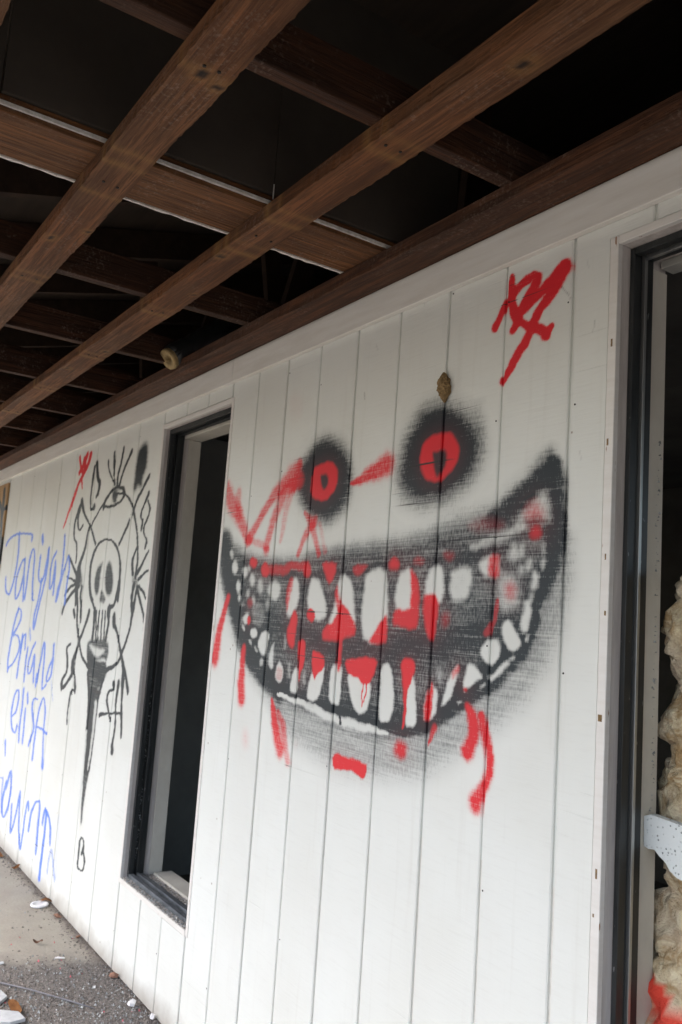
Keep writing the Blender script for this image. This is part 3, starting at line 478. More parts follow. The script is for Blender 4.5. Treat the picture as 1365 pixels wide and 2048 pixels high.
sr|1|0.95|-1873,1287,23 -1873,1277,23 -1872,1264,23 -1873,1252,23 -1876,1244,22 -1879,1237,21 -1882,1232,21
sr|0.8|0.95|-2007,1400,102 -2009,1389,102 -2011,1374,103 -2013,1359,104 -2013,1342,104 -2012,1326,104 -2011,1314,103
pr|0.97|0.004|-2143,1350 -2094,1343 -2081,1313 -2118,1285 -2128,1269 -2147,1295 -2150,1329
pr|0.95|0.004|-2235,1371 -2194,1377 -2194,1317 -2207,1282 -2213,1255 -2229,1306
pr|0.8|0.004|-2549,1428 -2549,1422 -2552,1417 -2556,1414 -2562,1414 -2567,1416 -2571,1421 -2574,1427 -2574,1434 -2571,1439 -2566,1442 -2561,1442 -2556,1439 -2551,1434
pr|0.25|0.004|-2317,1272 -2317,1262 -2321,1254 -2329,1250 -2337,1249 -2346,1252 -2353,1259 -2356,1269 -2356,1279 -2352,1287 -2344,1292 -2335,1292 -2327,1289 -2320,1282
pr|0.35|0.008|-2541,1484 -2542,1478 -2547,1473 -2555,1470 -2564,1470 -2573,1472 -2579,1477 -2583,1484 -2582,1490 -2577,1495 -2569,1498 -2560,1498 -2551,1496 -2544,1490
pk|0.9|0.028|-2183,1998 -2092,1976 -2027,1919 -2007,1835 -2028,1768 -2099,1728 -2190,1740 -2273,1787 -2316,1851 -2300,1925 -2239,1973
pk|0.7|0.014|-2170,1960 -2095,1941 -2050,1891 -2039,1829 -2082,1772 -2144,1764 -2212,1782 -2263,1837 -2254,1896 -2217,1938
pr|0.97|0.005|-2196,1910 -2147,1915 -2106,1902 -2083,1873 -2087,1830 -2132,1801 -2181,1800 -2226,1822 -2232,1866 -2218,1897
pk|0.95|0.005|-2175,1876 -2151,1880 -2131,1865 -2132,1847 -2151,1831 -2170,1851
pk|0.9|0.036|-1671,2011 -1590,1997 -1521,1957 -1474,1891 -1475,1834 -1526,1780 -1593,1753 -1677,1745 -1757,1767 -1794,1829 -1777,1914 -1736,1978
pk|0.75|0.02|-1662,1975 -1594,1968 -1543,1934 -1508,1885 -1515,1843 -1564,1802 -1623,1782 -1686,1788 -1737,1823 -1738,1890 -1712,1941
pr|0.97|0.005|-1658,1925 -1624,1926 -1579,1915 -1551,1869 -1564,1834 -1598,1812 -1636,1802 -1674,1815 -1702,1858 -1691,1903
pk|0.95|0.005|-1649,1878 -1631,1882 -1603,1880 -1596,1849 -1618,1826 -1632,1815 -1645,1844
pw|0.3|0.006|-1605,1859 -1606,1856 -1606,1853 -1608,1852 -1610,1852 -1612,1854 -1614,1857 -1614,1861 -1614,1864 -1613,1867 -1611,1868 -1609,1868 -1608,1866 -1606,1863
sk|0.25|1.4|-1493,1969,178 -1489,1959,179 -1482,1945,184 -1478,1930,197 -1478,1916,206 -1481,1902,208 -1483,1892,208
sk|0.12|1.5|-1474,1987,75 -1515,1987,76
sr|0.8|0.95|-2010,1835,56 -1996,1837,93 -1976,1841,131 -1956,1844,169 -1938,1849,202 -1920,1853,232 -1902,1857,260 -1882,1862,288 -1863,1867,316 -1849,1870,344
sr|0.7|0.95|-2813,1898,272 -2801,1881,315 -2784,1857,347 -2765,1835,355 -2746,1818,309 -2726,1804,296 -2705,1788,307 -2684,1768,289 -2662,1746,260 -2644,1728,231 -2632,1714,223 -2623,1703,213 -2617,1696,200
sr|0.5|0.95|-2715,1873,190 -2715,1862,204 -2714,1846,216 -2713,1831,223 -2709,1818,225 -2705,1806,231 -2701,1798,242
sr|0.72|0.95|-2303,1932,94 -2314,1922,208 -2331,1907,312 -2351,1893,390 -2376,1881,314 -2404,1870,270 -2430,1857,241 -2454,1842,229 -2477,1824,207 -2501,1804,179 -2528,1779,183 -2557,1752,187 -2580,1729,192 -2594,1714,187 -2602,1703,178 -2606,1695,164
sr|0.65|0.95|-2303,1873,245 -2325,1868,235 -2355,1859,235 -2382,1848,256 -2398,1834,270 -2410,1817,251 -2421,1798,216 -2434,1778,211 -2448,1756,208 -2459,1733,205 -2469,1707,201 -2477,1680,195 -2482,1661,187
sr|0.45|0.95|-2336,1848,147 -2346,1831,154 -2361,1807,164 -2372,1785,176 -2376,1768,172 -2377,1753,165 -2379,1738,157 -2384,1719,134 -2390,1700,111 -2394,1686,89
sr|0.5|0.95|-2628,1699,131 -2609,1696,130 -2581,1693,130 -2552,1688,131 -2521,1680,122 -2490,1670,110 -2467,1663,97
sr|0.6|0.95|-2257,1767,67 -2247,1760,94 -2233,1750,125 -2219,1738,164 -2206,1723,153 -2194,1707,136 -2183,1691,118 -2172,1671,115 -2162,1651,110 -2155,1637,104
sr|0.65|0.95|-2193,1736,157 -2204,1728,148 -2219,1717,144 -2235,1702,143 -2251,1681,131 -2267,1658,115 -2278,1640,96
sr|0.3|0.95|-2163,1725,85 -2120,1644,100
sr|0.85|0.95|-2730,1498,126 -2738,1482,143 -2748,1460,162 -2758,1436,181 -2766,1414,201 -2774,1392,222 -2780,1368,243 -2786,1340,273 -2790,1309,301 -2793,1288,328
sr|0.85|0.95|-2580,1332,123 -2581,1318,139 -2582,1299,156 -2583,1279,172 -2582,1260,197 -2581,1240,222 -2580,1221,245 -2576,1202,252 -2571,1183,258 -2568,1170,266
pr|0.35|0.02|-2498,1047 -2498,1035 -2502,1025 -2508,1019 -2517,1018 -2526,1022 -2533,1030 -2538,1042 -2538,1054 -2534,1064 -2527,1070 -2518,1072 -2509,1068 -2502,1059
pr|0.12|0.012|-2198,1074 -2198,1071 -2200,1068 -2203,1065 -2206,1065 -2210,1066 -2213,1068 -2214,1072 -2214,1076 -2212,1079 -2209,1081 -2205,1082 -2202,1080 -2199,1078
sr|0.8|0.95|-2368,1182,83 -2363,1170,111 -2355,1154,137 -2347,1136,164 -2338,1118,197 -2329,1099,229 -2320,1082,258 -2311,1068,253 -2302,1055,249 -2296,1046,248
sr|0.55|0.95|-2327,1156,85 -2317,1147,96 -2303,1135,110 -2290,1121,131 -2283,1108,138 -2277,1093,140 -2270,1076,139 -2262,1055,139 -2252,1032,138 -2246,1016,138
pr|0.98|0.004|-2003,1078 -1943,1082 -1858,1079 -1851,1071 -1851,1049 -1870,1039 -1925,1051 -1998,1039
pr|0.85|0.012|-1688,1141 -1690,1132 -1696,1124 -1705,1119 -1716,1117 -1726,1120 -1734,1125 -1737,1133 -1736,1142 -1730,1150 -1720,1155 -1709,1157 -1699,1155 -1692,1149
sr|0.6|0.95|-1590,1204,90 -1608,1167,45
sr|0.88|0.95|-1477,1268,96 -1473,1262,114 -1467,1255,133 -1462,1247,154 -1459,1240,156 -1456,1233,158 -1455,1225,158 -1454,1216,160 -1454,1206,161 -1456,1196,157 -1461,1186,165 -1468,1175,178 -1472,1168,194
sr|0.85|0.95|-1434,1254,87 -1430,1246,102 -1426,1235,116 -1421,1224,130 -1416,1213,134 -1412,1202,137 -1408,1191,140 -1404,1181,144 -1400,1171,148 -1398,1161,150 -1398,1152,151 -1399,1142,150 -1402,1133,148 -1406,1122,150 -1412,1110,153 -1418,1099,158 -1425,1086,178 -1433,1073,199 -1438,1063,221
sr|0.5|0.95|-1396,1192,54 -1395,1185,56 -1393,1174,57 -1392,1162,58 -1394,1150,58 -1396,1138,59 -1398,1130,61
sr|0.97|0.55|-1449,2156,114 -1443,2164,114 -1435,2176,114 -1426,2187,113 -1420,2195,113 -1413,2203,112 -1404,2212,110 -1392,2222,119 -1379,2233,125 -1364,2240,125 -1348,2244,122 -1331,2246,120 -1320,2244,108 -1316,2239,145 -1319,2232,156 -1324,2224,152 -1331,2215,147 -1340,2205,142 -1350,2192,139 -1363,2172,129 -1377,2149,119 -1387,2132,109
sr|0.97|0.55|-1398,2266,91 -1399,2258,106 -1400,2246,119 -1399,2233,127 -1396,2219,129 -1392,2204,136 -1388,2190,143 -1384,2176,138 -1380,2164,133 -1377,2156,128
sr|0.97|0.55|-1390,2181,66 -1380,2180,80 -1365,2178,99 -1350,2179,127 -1335,2184,138 -1320,2193,141 -1306,2201,141 -1293,2209,146 -1281,2217,149 -1270,2224,151 -1258,2230,156 -1246,2235,162 -1239,2238,170
sr|0.97|0.55|-1234,2236,200 -1243,2225,186 -1256,2209,172 -1268,2194,158 -1279,2183,148 -1289,2174,139 -1299,2165,131 -1308,2154,132 -1317,2144,133 -1325,2133,134 -1332,2121,134 -1338,2108,134 -1345,2095,134 -1354,2084,133 -1365,2073,133 -1374,2063,134 -1383,2052,130 -1392,2042,126 -1399,2034,120 -1405,2027,115 -1410,2022,110 -1413,2019,105
sr|0.97|0.55|-1386,2167,101 -1376,2159,104 -1362,2147,106 -1347,2137,108 -1333,2129,110 -1319,2122,113 -1307,2116,115 -1297,2109,119 -1289,2102,123 -1284,2097,126
sr|0.97|0.55|-1285,2097,141 -1270,2114,84
sr|0.97|0.4|-4693,2246,136 -4683,2232,141 -4668,2212,141 -4651,2191,136 -4630,2171,131 -4608,2150,132 -4592,2136,135
sr|0.97|0.4|-4555,2246,186 -4567,2234,186 -4585,2216,183 -4605,2198,172 -4627,2182,162 -4651,2167,158 -4668,2156,158
sr|0.97|0.4|-4495,2236,220 -4504,2222,219 -4517,2203,213 -4533,2184,193 -4556,2166,174 -4583,2149,168 -4602,2137,167
sr|0.95|0.5|-4601,2216,261 -4576,2171,260
sr|0.97|0.4|-4618,2127,132 -4582,2063,65
sr|0.9|0.45|-4602,2137,150 -4621,2124,146 -4647,2105,146 -4671,2084,152 -4690,2062,181 -4708,2038,202 -4726,2015,216 -4745,1994,187 -4764,1974,164 -4784,1952,143 -4810,1922,127 -4837,1889,110 -4856,1866,92
sk|0.5|0.5|-1243,2196,18 -1240,2191,18 -1236,2185,18 -1231,2178,18 -1226,2172,18 -1221,2165,18 -1218,2160,18
sk|0.25|0.5|-1174,2235,15 -1168,2217,15
sk|0.3|0.5|-1730,2311,18 -1719,2286,18
sk|0.45|0.5|-1972,2096,31 -1972,2078,31
sk|0.3|0.5|-1933,2230,18 -1919,2211,18
sk|0.3|0.5|-1178,1824,15 -1173,1804,15
sk|0.35|0.5|-1150,2096,16 -1153,2075,16
pr|0.1|0.02|-2316,2118 -2318,2100 -2328,2087 -2345,2081 -2365,2084 -2384,2096 -2400,2114 -2407,2134 -2406,2153 -2395,2166 -2378,2172 -2358,2168 -2338,2156 -2324,2138
pk|0.06|0.03|-1160,1396 -1163,1375 -1173,1357 -1188,1346 -1205,1344 -1221,1352 -1233,1369 -1238,1390 -1235,1413 -1225,1431 -1209,1442 -1192,1442 -1176,1434 -1165,1417
sk|0.97|0.5|-4374,2176,185 -4372,2167,196 -4368,2154,202 -4362,2140,199 -4354,2124,187 -4342,2107,177 -4331,2093,158 -4319,2082,134 -4307,2073,141 -4298,2063,190 -4295,2052,208 -4296,2041,193 -4300,2029,165 -4309,2017,139 -4320,2005,122 -4329,1997,110
sk|0.97|0.5|-4293,2007,56 -4329,1997,56
sk|0.97|0.5|-4409,2158,122 -4410,2146,142 -4411,2129,162 -4413,2110,183 -4416,2091,162 -4418,2070,142 -4420,2049,121 -4419,2026,120 -4418,2003,118 -4415,1983,117 -4412,1967,114 -4408,1955,111 -4406,1947,111
sk|0.97|0.5|-4402,1936,77 -4389,1936,82 -4370,1936,89 -4355,1937,120 -4348,1940,172 -4344,1945,175 -4342,1949,143
sk|0.97|0.5|-4198,2168,99 -4194,2159,98 -4189,2146,92 -4180,2132,80 -4165,2115,72 -4147,2097,68 -4127,2080,63 -4105,2063,58 -4082,2047,56 -4066,2036,55
sk|0.97|0.5|-4112,2195,140 -4110,2182,146 -4108,2163,150 -4104,2144,153 -4100,2127,133 -4095,2110,113 -4089,2092,93 -4079,2072,89 -4067,2050,88 -4059,2036,87
sk|0.97|0.5|-3984,2201,121 -3987,2185,121 -3991,2162,121 -3997,2139,120 -4006,2120,116 -4018,2100,117 -4026,2081,122 -4027,2062,120 -4025,2045,117 -4023,2032,117
sk|0.97|0.5|-3866,2173,136 -3877,2164,127 -3893,2149,119 -3910,2133,112 -3927,2116,108 -3946,2097,106 -3962,2078,108 -3973,2060,114 -3981,2041,116 -3987,2029,116
pk|0.93|0.02|-3732,2189 -3681,2190 -3655,2159 -3649,2090 -3668,2046 -3686,2018 -3692,1984 -3740,1989 -3761,1972 -3798,1990 -3796,2060 -3790,2134 -3769,2170
sk|0.97|0.5|-4103,2003,80 -4087,2007,79 -4063,2013,71 -4036,2017,59 -4003,2016,53 -3967,2013,51 -3941,2008,56 -3927,2000,98 -3923,1990,149 -3928,1983,87 -3946,1980,56 -3974,1981,54 -4002,1981,55 -4028,1981,57 -4054,1980,57 -4072,1979,57
pk|0.85|0.012|-3998,1969 -3997,1953 -4005,1941 -4020,1935 -4038,1936 -4058,1945 -4074,1959 -4083,1976 -4084,1992 -4076,2004 -4061,2010 -4042,2008 -4023,2000 -4007,1985
pk|0.7|0.012|-3964,2010 -3967,2002 -3978,1997 -3996,1995 -4017,1997 -4037,2003 -4053,2010 -4060,2019 -4058,2027 -4046,2032 -4028,2034 -4007,2032 -3986,2026 -3971,2019
sk|0.97|0.5|-4026,2024,60 -3997,2016,58 -3956,2005,57 -3926,1994,65 -3912,1985,103 -3908,1975,147 -3912,1965,133 -3922,1956,106 -3941,1946,86 -3966,1938,71 -3999,1932,70 -4040,1928,72 -4080,1926,74 -4121,1928,71 -4163,1931,71 -4192,1933,71
sk|0.97|0.5|-4192,1931,166 -4191,1938,166 -4189,1948,161 -4182,1959,133 -4166,1971,111 -4144,1982,103 -4124,1992,98 -4107,2000,92 -4092,2005,88 -4081,2009,87
pw|0.7|0.008|-3961,1950 -3963,1947 -3969,1945 -3979,1944 -3991,1945 -4002,1947 -4010,1950 -4013,1954 -4012,1957 -4005,1959 -3995,1960 -3984,1958 -3973,1956 -3965,1953
pw|0.6|0.008|-4102,1953 -4103,1949 -4108,1946 -4117,1945 -4127,1946 -4137,1949 -4144,1952 -4148,1957 -4146,1960 -4141,1963 -4133,1964 -4123,1964 -4113,1961 -4106,1957
sk|0.97|0.5|-3931,1975,51 -3915,1972,50 -3893,1968,52 -3872,1962,59 -3853,1953,70 -3836,1942,77 -3819,1930,79 -3802,1918,84 -3786,1906,93 -3770,1892,105 -3754,1874,104 -3738,1853,101 -3722,1831,97 -3707,1806,96 -3692,1780,95 -3680,1754,92 -3669,1728,99 -3660,1702,106 -3654,1678,112 -3650,1658,115 -3649,1640,116 -3649,1623,116 -3650,1607,121 -3651,1592,126 -3653,1582,130
sk|0.97|0.5|-4198,1952,73 -4215,1943,73 -4239,1929,74 -4263,1915,76 -4285,1901,78 -4308,1886,80 -4327,1872,84 -4343,1860,89 -4355,1848,92 -4363,1840,93
sk|0.97|0.5|-4570,1995,181 -4555,1978,170 -4534,1955,153 -4512,1933,129 -4489,1915,105 -4464,1900,92 -4439,1884,83 -4413,1868,81 -4386,1852,82 -4362,1836,90 -4341,1819,99 -4322,1802,101 -4305,1786,98 -4288,1772,98 -4271,1759,100 -4260,1750,103
sk|0.97|0.5|-3608,2029,115 -3623,2017,112 -3644,1999,108 -3666,1982,104 -3686,1965,104 -3707,1949,106 -3724,1934,110 -3736,1922,111 -3744,1913,113 -3752,1902,114 -3761,1885,103 -3770,1866,89 -3776,1853,74
sk|0.97|0.5|-3804,1840,120 -3816,1825,116 -3834,1805,110 -3853,1785,101 -3874,1766,101 -3896,1749,103 -3911,1736,107
sk|0.97|0.5|-4566,1986,154 -4584,1969,144 -4609,1944,138 -4630,1918,137 -4641,1896,147 -4648,1873,152 -4650,1852,152 -4648,1832,145 -4641,1813,131 -4630,1796,103 -4612,1784,70 -4590,1774,74 -4572,1758,106 -4562,1728,114 -4556,1691,110 -4553,1664,103
sk|0.97|0.5|-4576,1951,113 -4584,1939,120 -4596,1921,135 -4602,1903,150 -4597,1883,141 -4586,1863,133 -4575,1848,119 -4565,1840,80 -4554,1836,50 -4542,1837,68 -4527,1842,88 -4511,1850,92 -4500,1857,89
sk|0.97|0.5|-3595,1949,132 -3603,1938,119 -3614,1922,104 -3626,1907,87 -3639,1894,82 -3652,1883,84 -3662,1872,96 -3664,1862,104 -3663,1854,96 -3659,1846,75 -3652,1840,52 -3642,1836,56 -3635,1829,93 -3634,1817,107 -3637,1803,111 -3640,1792,116
sk|0.97|0.5|-3593,1916,73 -3582,1905,71 -3567,1891,78 -3558,1876,97 -3563,1861,94 -3574,1845,89 -3585,1830,88 -3595,1817,87 -3605,1806,91 -3610,1795,101 -3609,1783,95 -3604,1771,84 -3596,1761,71 -3586,1752,63 -3574,1746,71 -3566,1737,113 -3565,1726,117 -3569,1714,106 -3572,1705,96
sk|0.97|0.5|-4090,1766,56 -4115,1764,57 -4151,1762,61 -4186,1756,75 -4214,1745,95 -4239,1730,112 -4261,1713,131 -4278,1693,149 -4290,1670,162 -4298,1646,169 -4300,1622,171 -4298,1597,167 -4292,1571,159 -4279,1541,149 -4261,1511,141 -4244,1488,125 -4229,1476,91 -4215,1472,68 -4205,1469,64
sk|0.97|0.5|-4090,1766,52 -4063,1762,52 -4025,1757,53 -3989,1748,63 -3958,1732,77 -3928,1714,88 -3904,1693,102 -3886,1672,117 -3874,1650,128 -3864,1626,134 -3857,1602,138 -3853,1576,141 -3850,1550,141 -3849,1522,142 -3849,1494,142 -3850,1474,142
pk|0.86|0.012|-4116,1655 -4129,1619 -4131,1550 -4140,1499 -4176,1497 -4217,1550 -4202,1612 -4162,1644
pk|0.88|0.012|-4020,1657 -3977,1632 -3940,1569 -3940,1511 -3980,1491 -4035,1514 -4064,1590 -4051,1642
sk|0.97|0.5|-4396,1838,99 -4399,1822,119 -4404,1801,138 -4410,1778,157 -4416,1755,163 -4424,1732,166 -4434,1710,162 -4450,1689,164 -4470,1670,184 -4483,1650,232 -4487,1627,299 -4485,1605,349 -4483,1589,401
pk|0.72|0.014|-4407,1571 -4406,1551 -4417,1535 -4439,1526 -4467,1526 -4496,1535 -4520,1551 -4534,1572 -4535,1593 -4523,1610 -4500,1618 -4472,1618 -4443,1609 -4420,1592
sk|0.97|0.5|-4476,1572,143 -4508,1590,133 -4553,1617,124 -4596,1643,114 -4634,1666,105 -4669,1688,94 -4694,1704,83
sk|0.97|0.5|-4483,1550,92 -4509,1556,85 -4547,1565,77 -4585,1572,68 -4623,1578,59 -4661,1583,52 -4688,1586,46
sk|0.97|0.5|-4484,1554,96 -4519,1548,90 -4569,1539,87 -4613,1528,93 -4645,1514,105 -4671,1499,103 -4688,1488,92
sk|0.97|0.5|-4457,1537,114 -4483,1529,109 -4521,1517,110 -4559,1502,116 -4598,1482,121 -4638,1460,122 -4670,1439,132 -4687,1421,152 -4694,1405,155 -4699,1394,143
sk|0.97|0.5|-4496,1528,258 -4494,1516,238 -4490,1498,218 -4486,1481,198 -4484,1466,179 -4481,1452,159 -4480,1442,139
sk|0.97|0.5|-4405,1529,154 -4408,1518,155 -4412,1504,158 -4411,1486,154 -4403,1467,143 -4392,1445,141 -4382,1423,146 -4375,1400,151 -4370,1377,151 -4367,1361,151
pk|0.7|0.014|-3618,1560 -3619,1549 -3627,1540 -3641,1536 -3658,1536 -3675,1540 -3689,1549 -3696,1561 -3695,1572 -3687,1581 -3672,1586 -3655,1586 -3638,1580 -3625,1572
sk|0.97|0.5|-3632,1597,130 -3619,1608,119 -3602,1623,108 -3584,1640,96 -3562,1659,85 -3540,1679,74 -3525,1692,64
sk|0.97|0.5|-3613,1568,92 -3590,1578,84 -3557,1591,74 -3525,1603,62 -3495,1612,51 -3466,1618,43 -3446,1623,36
sk|0.97|0.5|-3605,1539,81 -3587,1531,77 -3561,1521,74 -3539,1510,80 -3527,1500,93 -3518,1490,76 -3502,1482,45 -3471,1479,36 -3434,1477,33 -3408,1477,29
sk|0.97|0.5|-3693,1598,163 -3699,1613,151 -3708,1636,144 -3710,1658,134 -3700,1677,106 -3684,1696,86 -3672,1708,73
sk|0.97|0.5|-3666,1538,175 -3668,1521,160 -3670,1497,146 -3669,1476,129 -3663,1461,104 -3655,1449,85 -3648,1440,72
sk|0.97|0.5|-3623,1531,126 -3604,1512,119 -3578,1485,112 -3554,1460,105 -3537,1442,100 -3523,1425,96 -3511,1408,96 -3503,1389,93 -3496,1370,86 -3493,1356,78
pk|0.75|0.008|-4099,1522 -4052,1500 -4019,1474 -4042,1450 -4072,1460 -4106,1459 -4110,1491
sk|0.97|0.5|-4283,1540,149 -4275,1525,148 -4264,1505,141 -4249,1485,122 -4228,1467,109 -4202,1450,108 -4182,1435,113 -4172,1428,120 -4165,1423,159 -4161,1413,192 -4158,1396,184 -4156,1374,172 -4154,1351,159 -4153,1325,159 -4152,1298,158 -4151,1279,158
sk|0.97|0.5|-3861,1553,141 -3863,1540,141 -3866,1521,140 -3871,1502,139 -3876,1485,142 -3883,1469,137 -3894,1454,108 -3914,1445,98 -3939,1438,126 -3956,1427,251 -3957,1412,241 -3950,1393,188 -3945,1372,146 -3948,1343,145 -3954,1312,144 -3958,1289,144
sk|0.97|0.5|-4136,1414,96 -4132,1398,96 -4127,1376,96 -4121,1352,96 -4115,1326,95 -4108,1300,95 -4103,1282,95
sk|0.97|0.5|-4099,1415,96 -4096,1399,96 -4093,1377,96 -4089,1353,96 -4085,1328,95 -4080,1302,95 -4076,1283,95
sk|0.97|0.5|-4045,1416,95 -4043,1401,95 -4041,1378,95 -4039,1355,94 -4036,1330,94 -4032,1304,94 -4030,1286,94
sk|0.97|0.5|-4005,1417,93 -4003,1402,93 -4000,1380,92 -3996,1357,92 -3992,1332,92 -3987,1306,92 -3984,1288,92
sk|0.97|0.5|-4246,1411,168 -4255,1395,162 -4267,1371,153 -4282,1346,139 -4302,1321,132 -4325,1295,133 -4346,1269,139 -4362,1244,153 -4376,1219,162 -4389,1197,168 -4400,1178,199 -4410,1160,241 -4416,1144,300 -4416,1126,276 -4411,1109,247 -4414,1093,192 -4427,1078,137 -4447,1064,115 -4469,1050,110 -4497,1032,122 -4527,1014,119 -4550,1005,80 -4563,1012,206 -4569,1028,216 -4566,1046,154 -4548,1063,108 -4522,1081,106 -4504,1099,139 -4503,1119,157 -4510,1140,151 -4519,1160,146 -4530,1178,139 -4542,1196,147 -4546,1210,148 -4532,1222,93 -4508,1231,81 -4491,1238,85
sk|0.97|0.5|-4419,1129,110 -4402,1115,110 -4379,1095,115 -4360,1074,127 -4348,1053,159 -4339,1032,189 -4339,1017,171 -4352,1012,58 -4374,1014,52 -4392,1012,74 -4400,1000,128 -4404,985,132 -4407,968,125 -4412,951,117 -4416,932,113 -4418,912,109 -4416,888,102 -4411,862,94 -4408,844,87
sk|0.97|0.5|-4482,1520,184 -4470,1495,170 -4454,1459,157 -4440,1425,148 -4433,1396,152 -4428,1369,150 -4418,1340,138 -4397,1310,126 -4371,1278,121 -4347,1250,120 -4328,1227,125 -4310,1208,119 -4288,1190,101 -4252,1173,92 -4213,1158,92 -4185,1148,97
sk|0.97|0.5|-4472,1381,153 -4498,1409,154
pk|0.82|0.01|-4158,1279 -3944,1286 -3902,1233 -3918,1181 -3903,1157 -3935,1095 -3989,1056 -4044,1021 -4036,915 -4007,708 -4040,684 -4102,906 -4125,1034 -4182,1139 -4227,1248
pw|0.7|0.008|-4191,1250 -4064,1244 -3955,1238 -4036,1203 -4091,1203
pw|0.8|0.006|-4072,1187 -3943,1200 -3939,1188 -4042,1178
pk|0.5|0.01|-4206,1209 -4103,1198 -3909,1173 -3914,1110 -4028,1095 -4167,1136
sw|0.55|0.6|-4002,1055,58 -4010,1036,86 -4022,1008,117 -4030,979,153 -4032,951,158 -4031,921,158 -4028,890,158 -4024,858,158 -4018,825,157 -4015,791,157 -4013,753,147 -4013,714,138 -4013,687,129
sk|0.97|0.5|-3928,1113,117 -3938,1099,117 -3951,1079,121 -3963,1059,127 -3971,1040,122 -3978,1021,116 -3983,998,108 -3986,966,109 -3987,931,109 -3989,895,109 -3991,862,109 -3993,828,109 -3995,794,109 -3997,755,109 -3999,716,109 -4000,689,109
sk|0.97|0.5|-4168,1118,129 -4151,1085,128 -4128,1038,130 -4110,992,133 -4103,952,135 -4100,911,135 -4095,864,134 -4085,799,134 -4073,728,133 -4065,678,133
sk|0.97|0.5|-3878,1404,158 -3877,1394,192 -3874,1380,219 -3867,1366,214 -3854,1355,149 -3837,1344,124 -3819,1330,114 -3801,1311,123 -3783,1289,123 -3763,1267,119 -3741,1244,116 -3718,1220,115 -3696,1198,116 -3677,1177,118 -3659,1158,119 -3644,1138,122 -3628,1117,124 -3614,1097,125 -3605,1083,125
sk|0.97|0.5|-3728,1228,101 -3719,1214,111 -3706,1194,122 -3694,1174,136 -3688,1158,162 -3684,1143,187 -3680,1123,210 -3676,1093,172 -3673,1058,134 -3669,1029,96 -3665,1012,116 -3661,1000,136 -3656,983,158 -3648,951,132 -3639,914,105 -3633,888,79
sk|0.97|0.5|-3626,1516,127 -3629,1499,132 -3634,1473,137 -3639,1443,142 -3647,1409,132 -3655,1371,120 -3666,1337,106 -3681,1309,104 -3698,1284,104 -3714,1261,109 -3729,1240,110 -3742,1221,104 -3757,1206,92 -3773,1194,94 -3789,1187,95 -3810,1179,102 -3841,1169,107 -3876,1160,114 -3902,1153,124
sk|0.97|0.5|-3682,1491,111 -3678,1478,111 -3673,1459,110 -3668,1442,105 -3661,1431,97 -3654,1421,92 -3648,1415,91
sk|0.97|0.5|-3799,1104,138 -3793,1098,141 -3786,1089,161 -3786,1081,123 -3799,1075,63 -3819,1070,60 -3836,1063,76 -3849,1052,97 -3859,1038,115 -3861,1024,122 -3852,1007,106 -3836,990,98 -3821,975,97 -3807,960,92 -3794,948,86 -3785,939,81
sk|0.97|0.5|-3729,1110,175 -3732,1098,160 -3735,1081,145 -3738,1061,131 -3738,1040,121 -3738,1017,111 -3735,993,99 -3729,967,98 -3722,941,98 -3718,916,98 -3721,891,104 -3729,869,112 -3733,850,129 -3732,836,153 -3727,826,169 -3724,819,188
sk|0.97|0.5|-3939,946,110 -3914,951,91 -3879,958,72 -3843,964,53 -3807,969,52 -3770,974,51 -3737,979,51 -3705,983,56 -3677,986,61 -3657,988,67
pk|0.85|0.008|-4124,1040 -3966,1056 -3971,992 -3975,803 -3999,674 -4023,545 -4024,450 -4046,445 -4062,537 -4077,660 -4093,828 -4109,955
sw|0.6|0.5|-4004,988,183 -4002,950,169 -4001,896,156 -4002,841,141 -4006,786,127 -4013,730,114 -4019,691,101
sw|0.6|0.5|-4094,849,108 -4091,810,99 -4088,756,90 -4084,701,81 -4079,647,72 -4073,594,62 -4069,556,53
sk|0.88|0.4|-4028,362,81 -4022,371,80 -4013,382,68 -4003,389,37 -3992,388,60 -3980,384,84 -3971,376,110 -3968,364,115 -3967,350,115 -3964,337,113 -3956,328,99 -3946,320,99 -3939,311,111 -3935,300,114 -3934,287,110 -3936,276,97 -3941,267,76 -3950,258,49 -3962,253,35 -3981,251,43 -4004,252,57 -4021,258,99 -4026,271,117 -4023,288,112 -4022,307,116 -4024,326,118 -4028,347,118 -4030,362,119
sk|0.88|0.4|-3974,347,97 -3985,320,97
sb|0.8|0.6|-6194,1816,154 -6176,1827,156 -6148,1843,137 -6108,1857,105 -6052,1867,92 -5984,1875,87 -5913,1880,83 -5839,1879,77 -5761,1876,75 -5692,1872,74 -5631,1868,73 -5576,1864,72 -5537,1858,86 -5521,1849,177 -5518,1839,227 -5518,1831,205
sb|0.8|0.6|-5862,1877,208 -5854,1854,208 -5842,1822,211 -5833,1790,216 -5828,1760,221 -5826,1730,224 -5826,1698,224 -5831,1664,222 -5840,1628,219 -5851,1595,213 -5865,1566,203 -5882,1539,192 -5900,1516,179 -5917,1498,173 -5936,1485,132 -5958,1479,71 -5988,1483,82 -6023,1494,110 -6051,1510,157 -6070,1534,199 -6082,1563,204 -6090,1585,196
sb|0.8|0.6|-5630,1712,73 -5648,1708,76 -5674,1702,95 -5702,1690,133 -5730,1666,158 -5760,1636,175 -5782,1607,196 -5793,1580,216 -5796,1555,221 -5794,1529,216 -5785,1498,206 -5771,1467,177 -5751,1452,60 -5724,1460,115 -5692,1483,149 -5665,1512,175 -5645,1544,193 -5630,1582,203 -5621,1617,210 -5622,1653,208 -5628,1686,205 -5632,1700,208 -5628,1684,205 -5621,1648,204 -5611,1605,200 -5595,1553,198 -5577,1495,196 -5564,1454,196
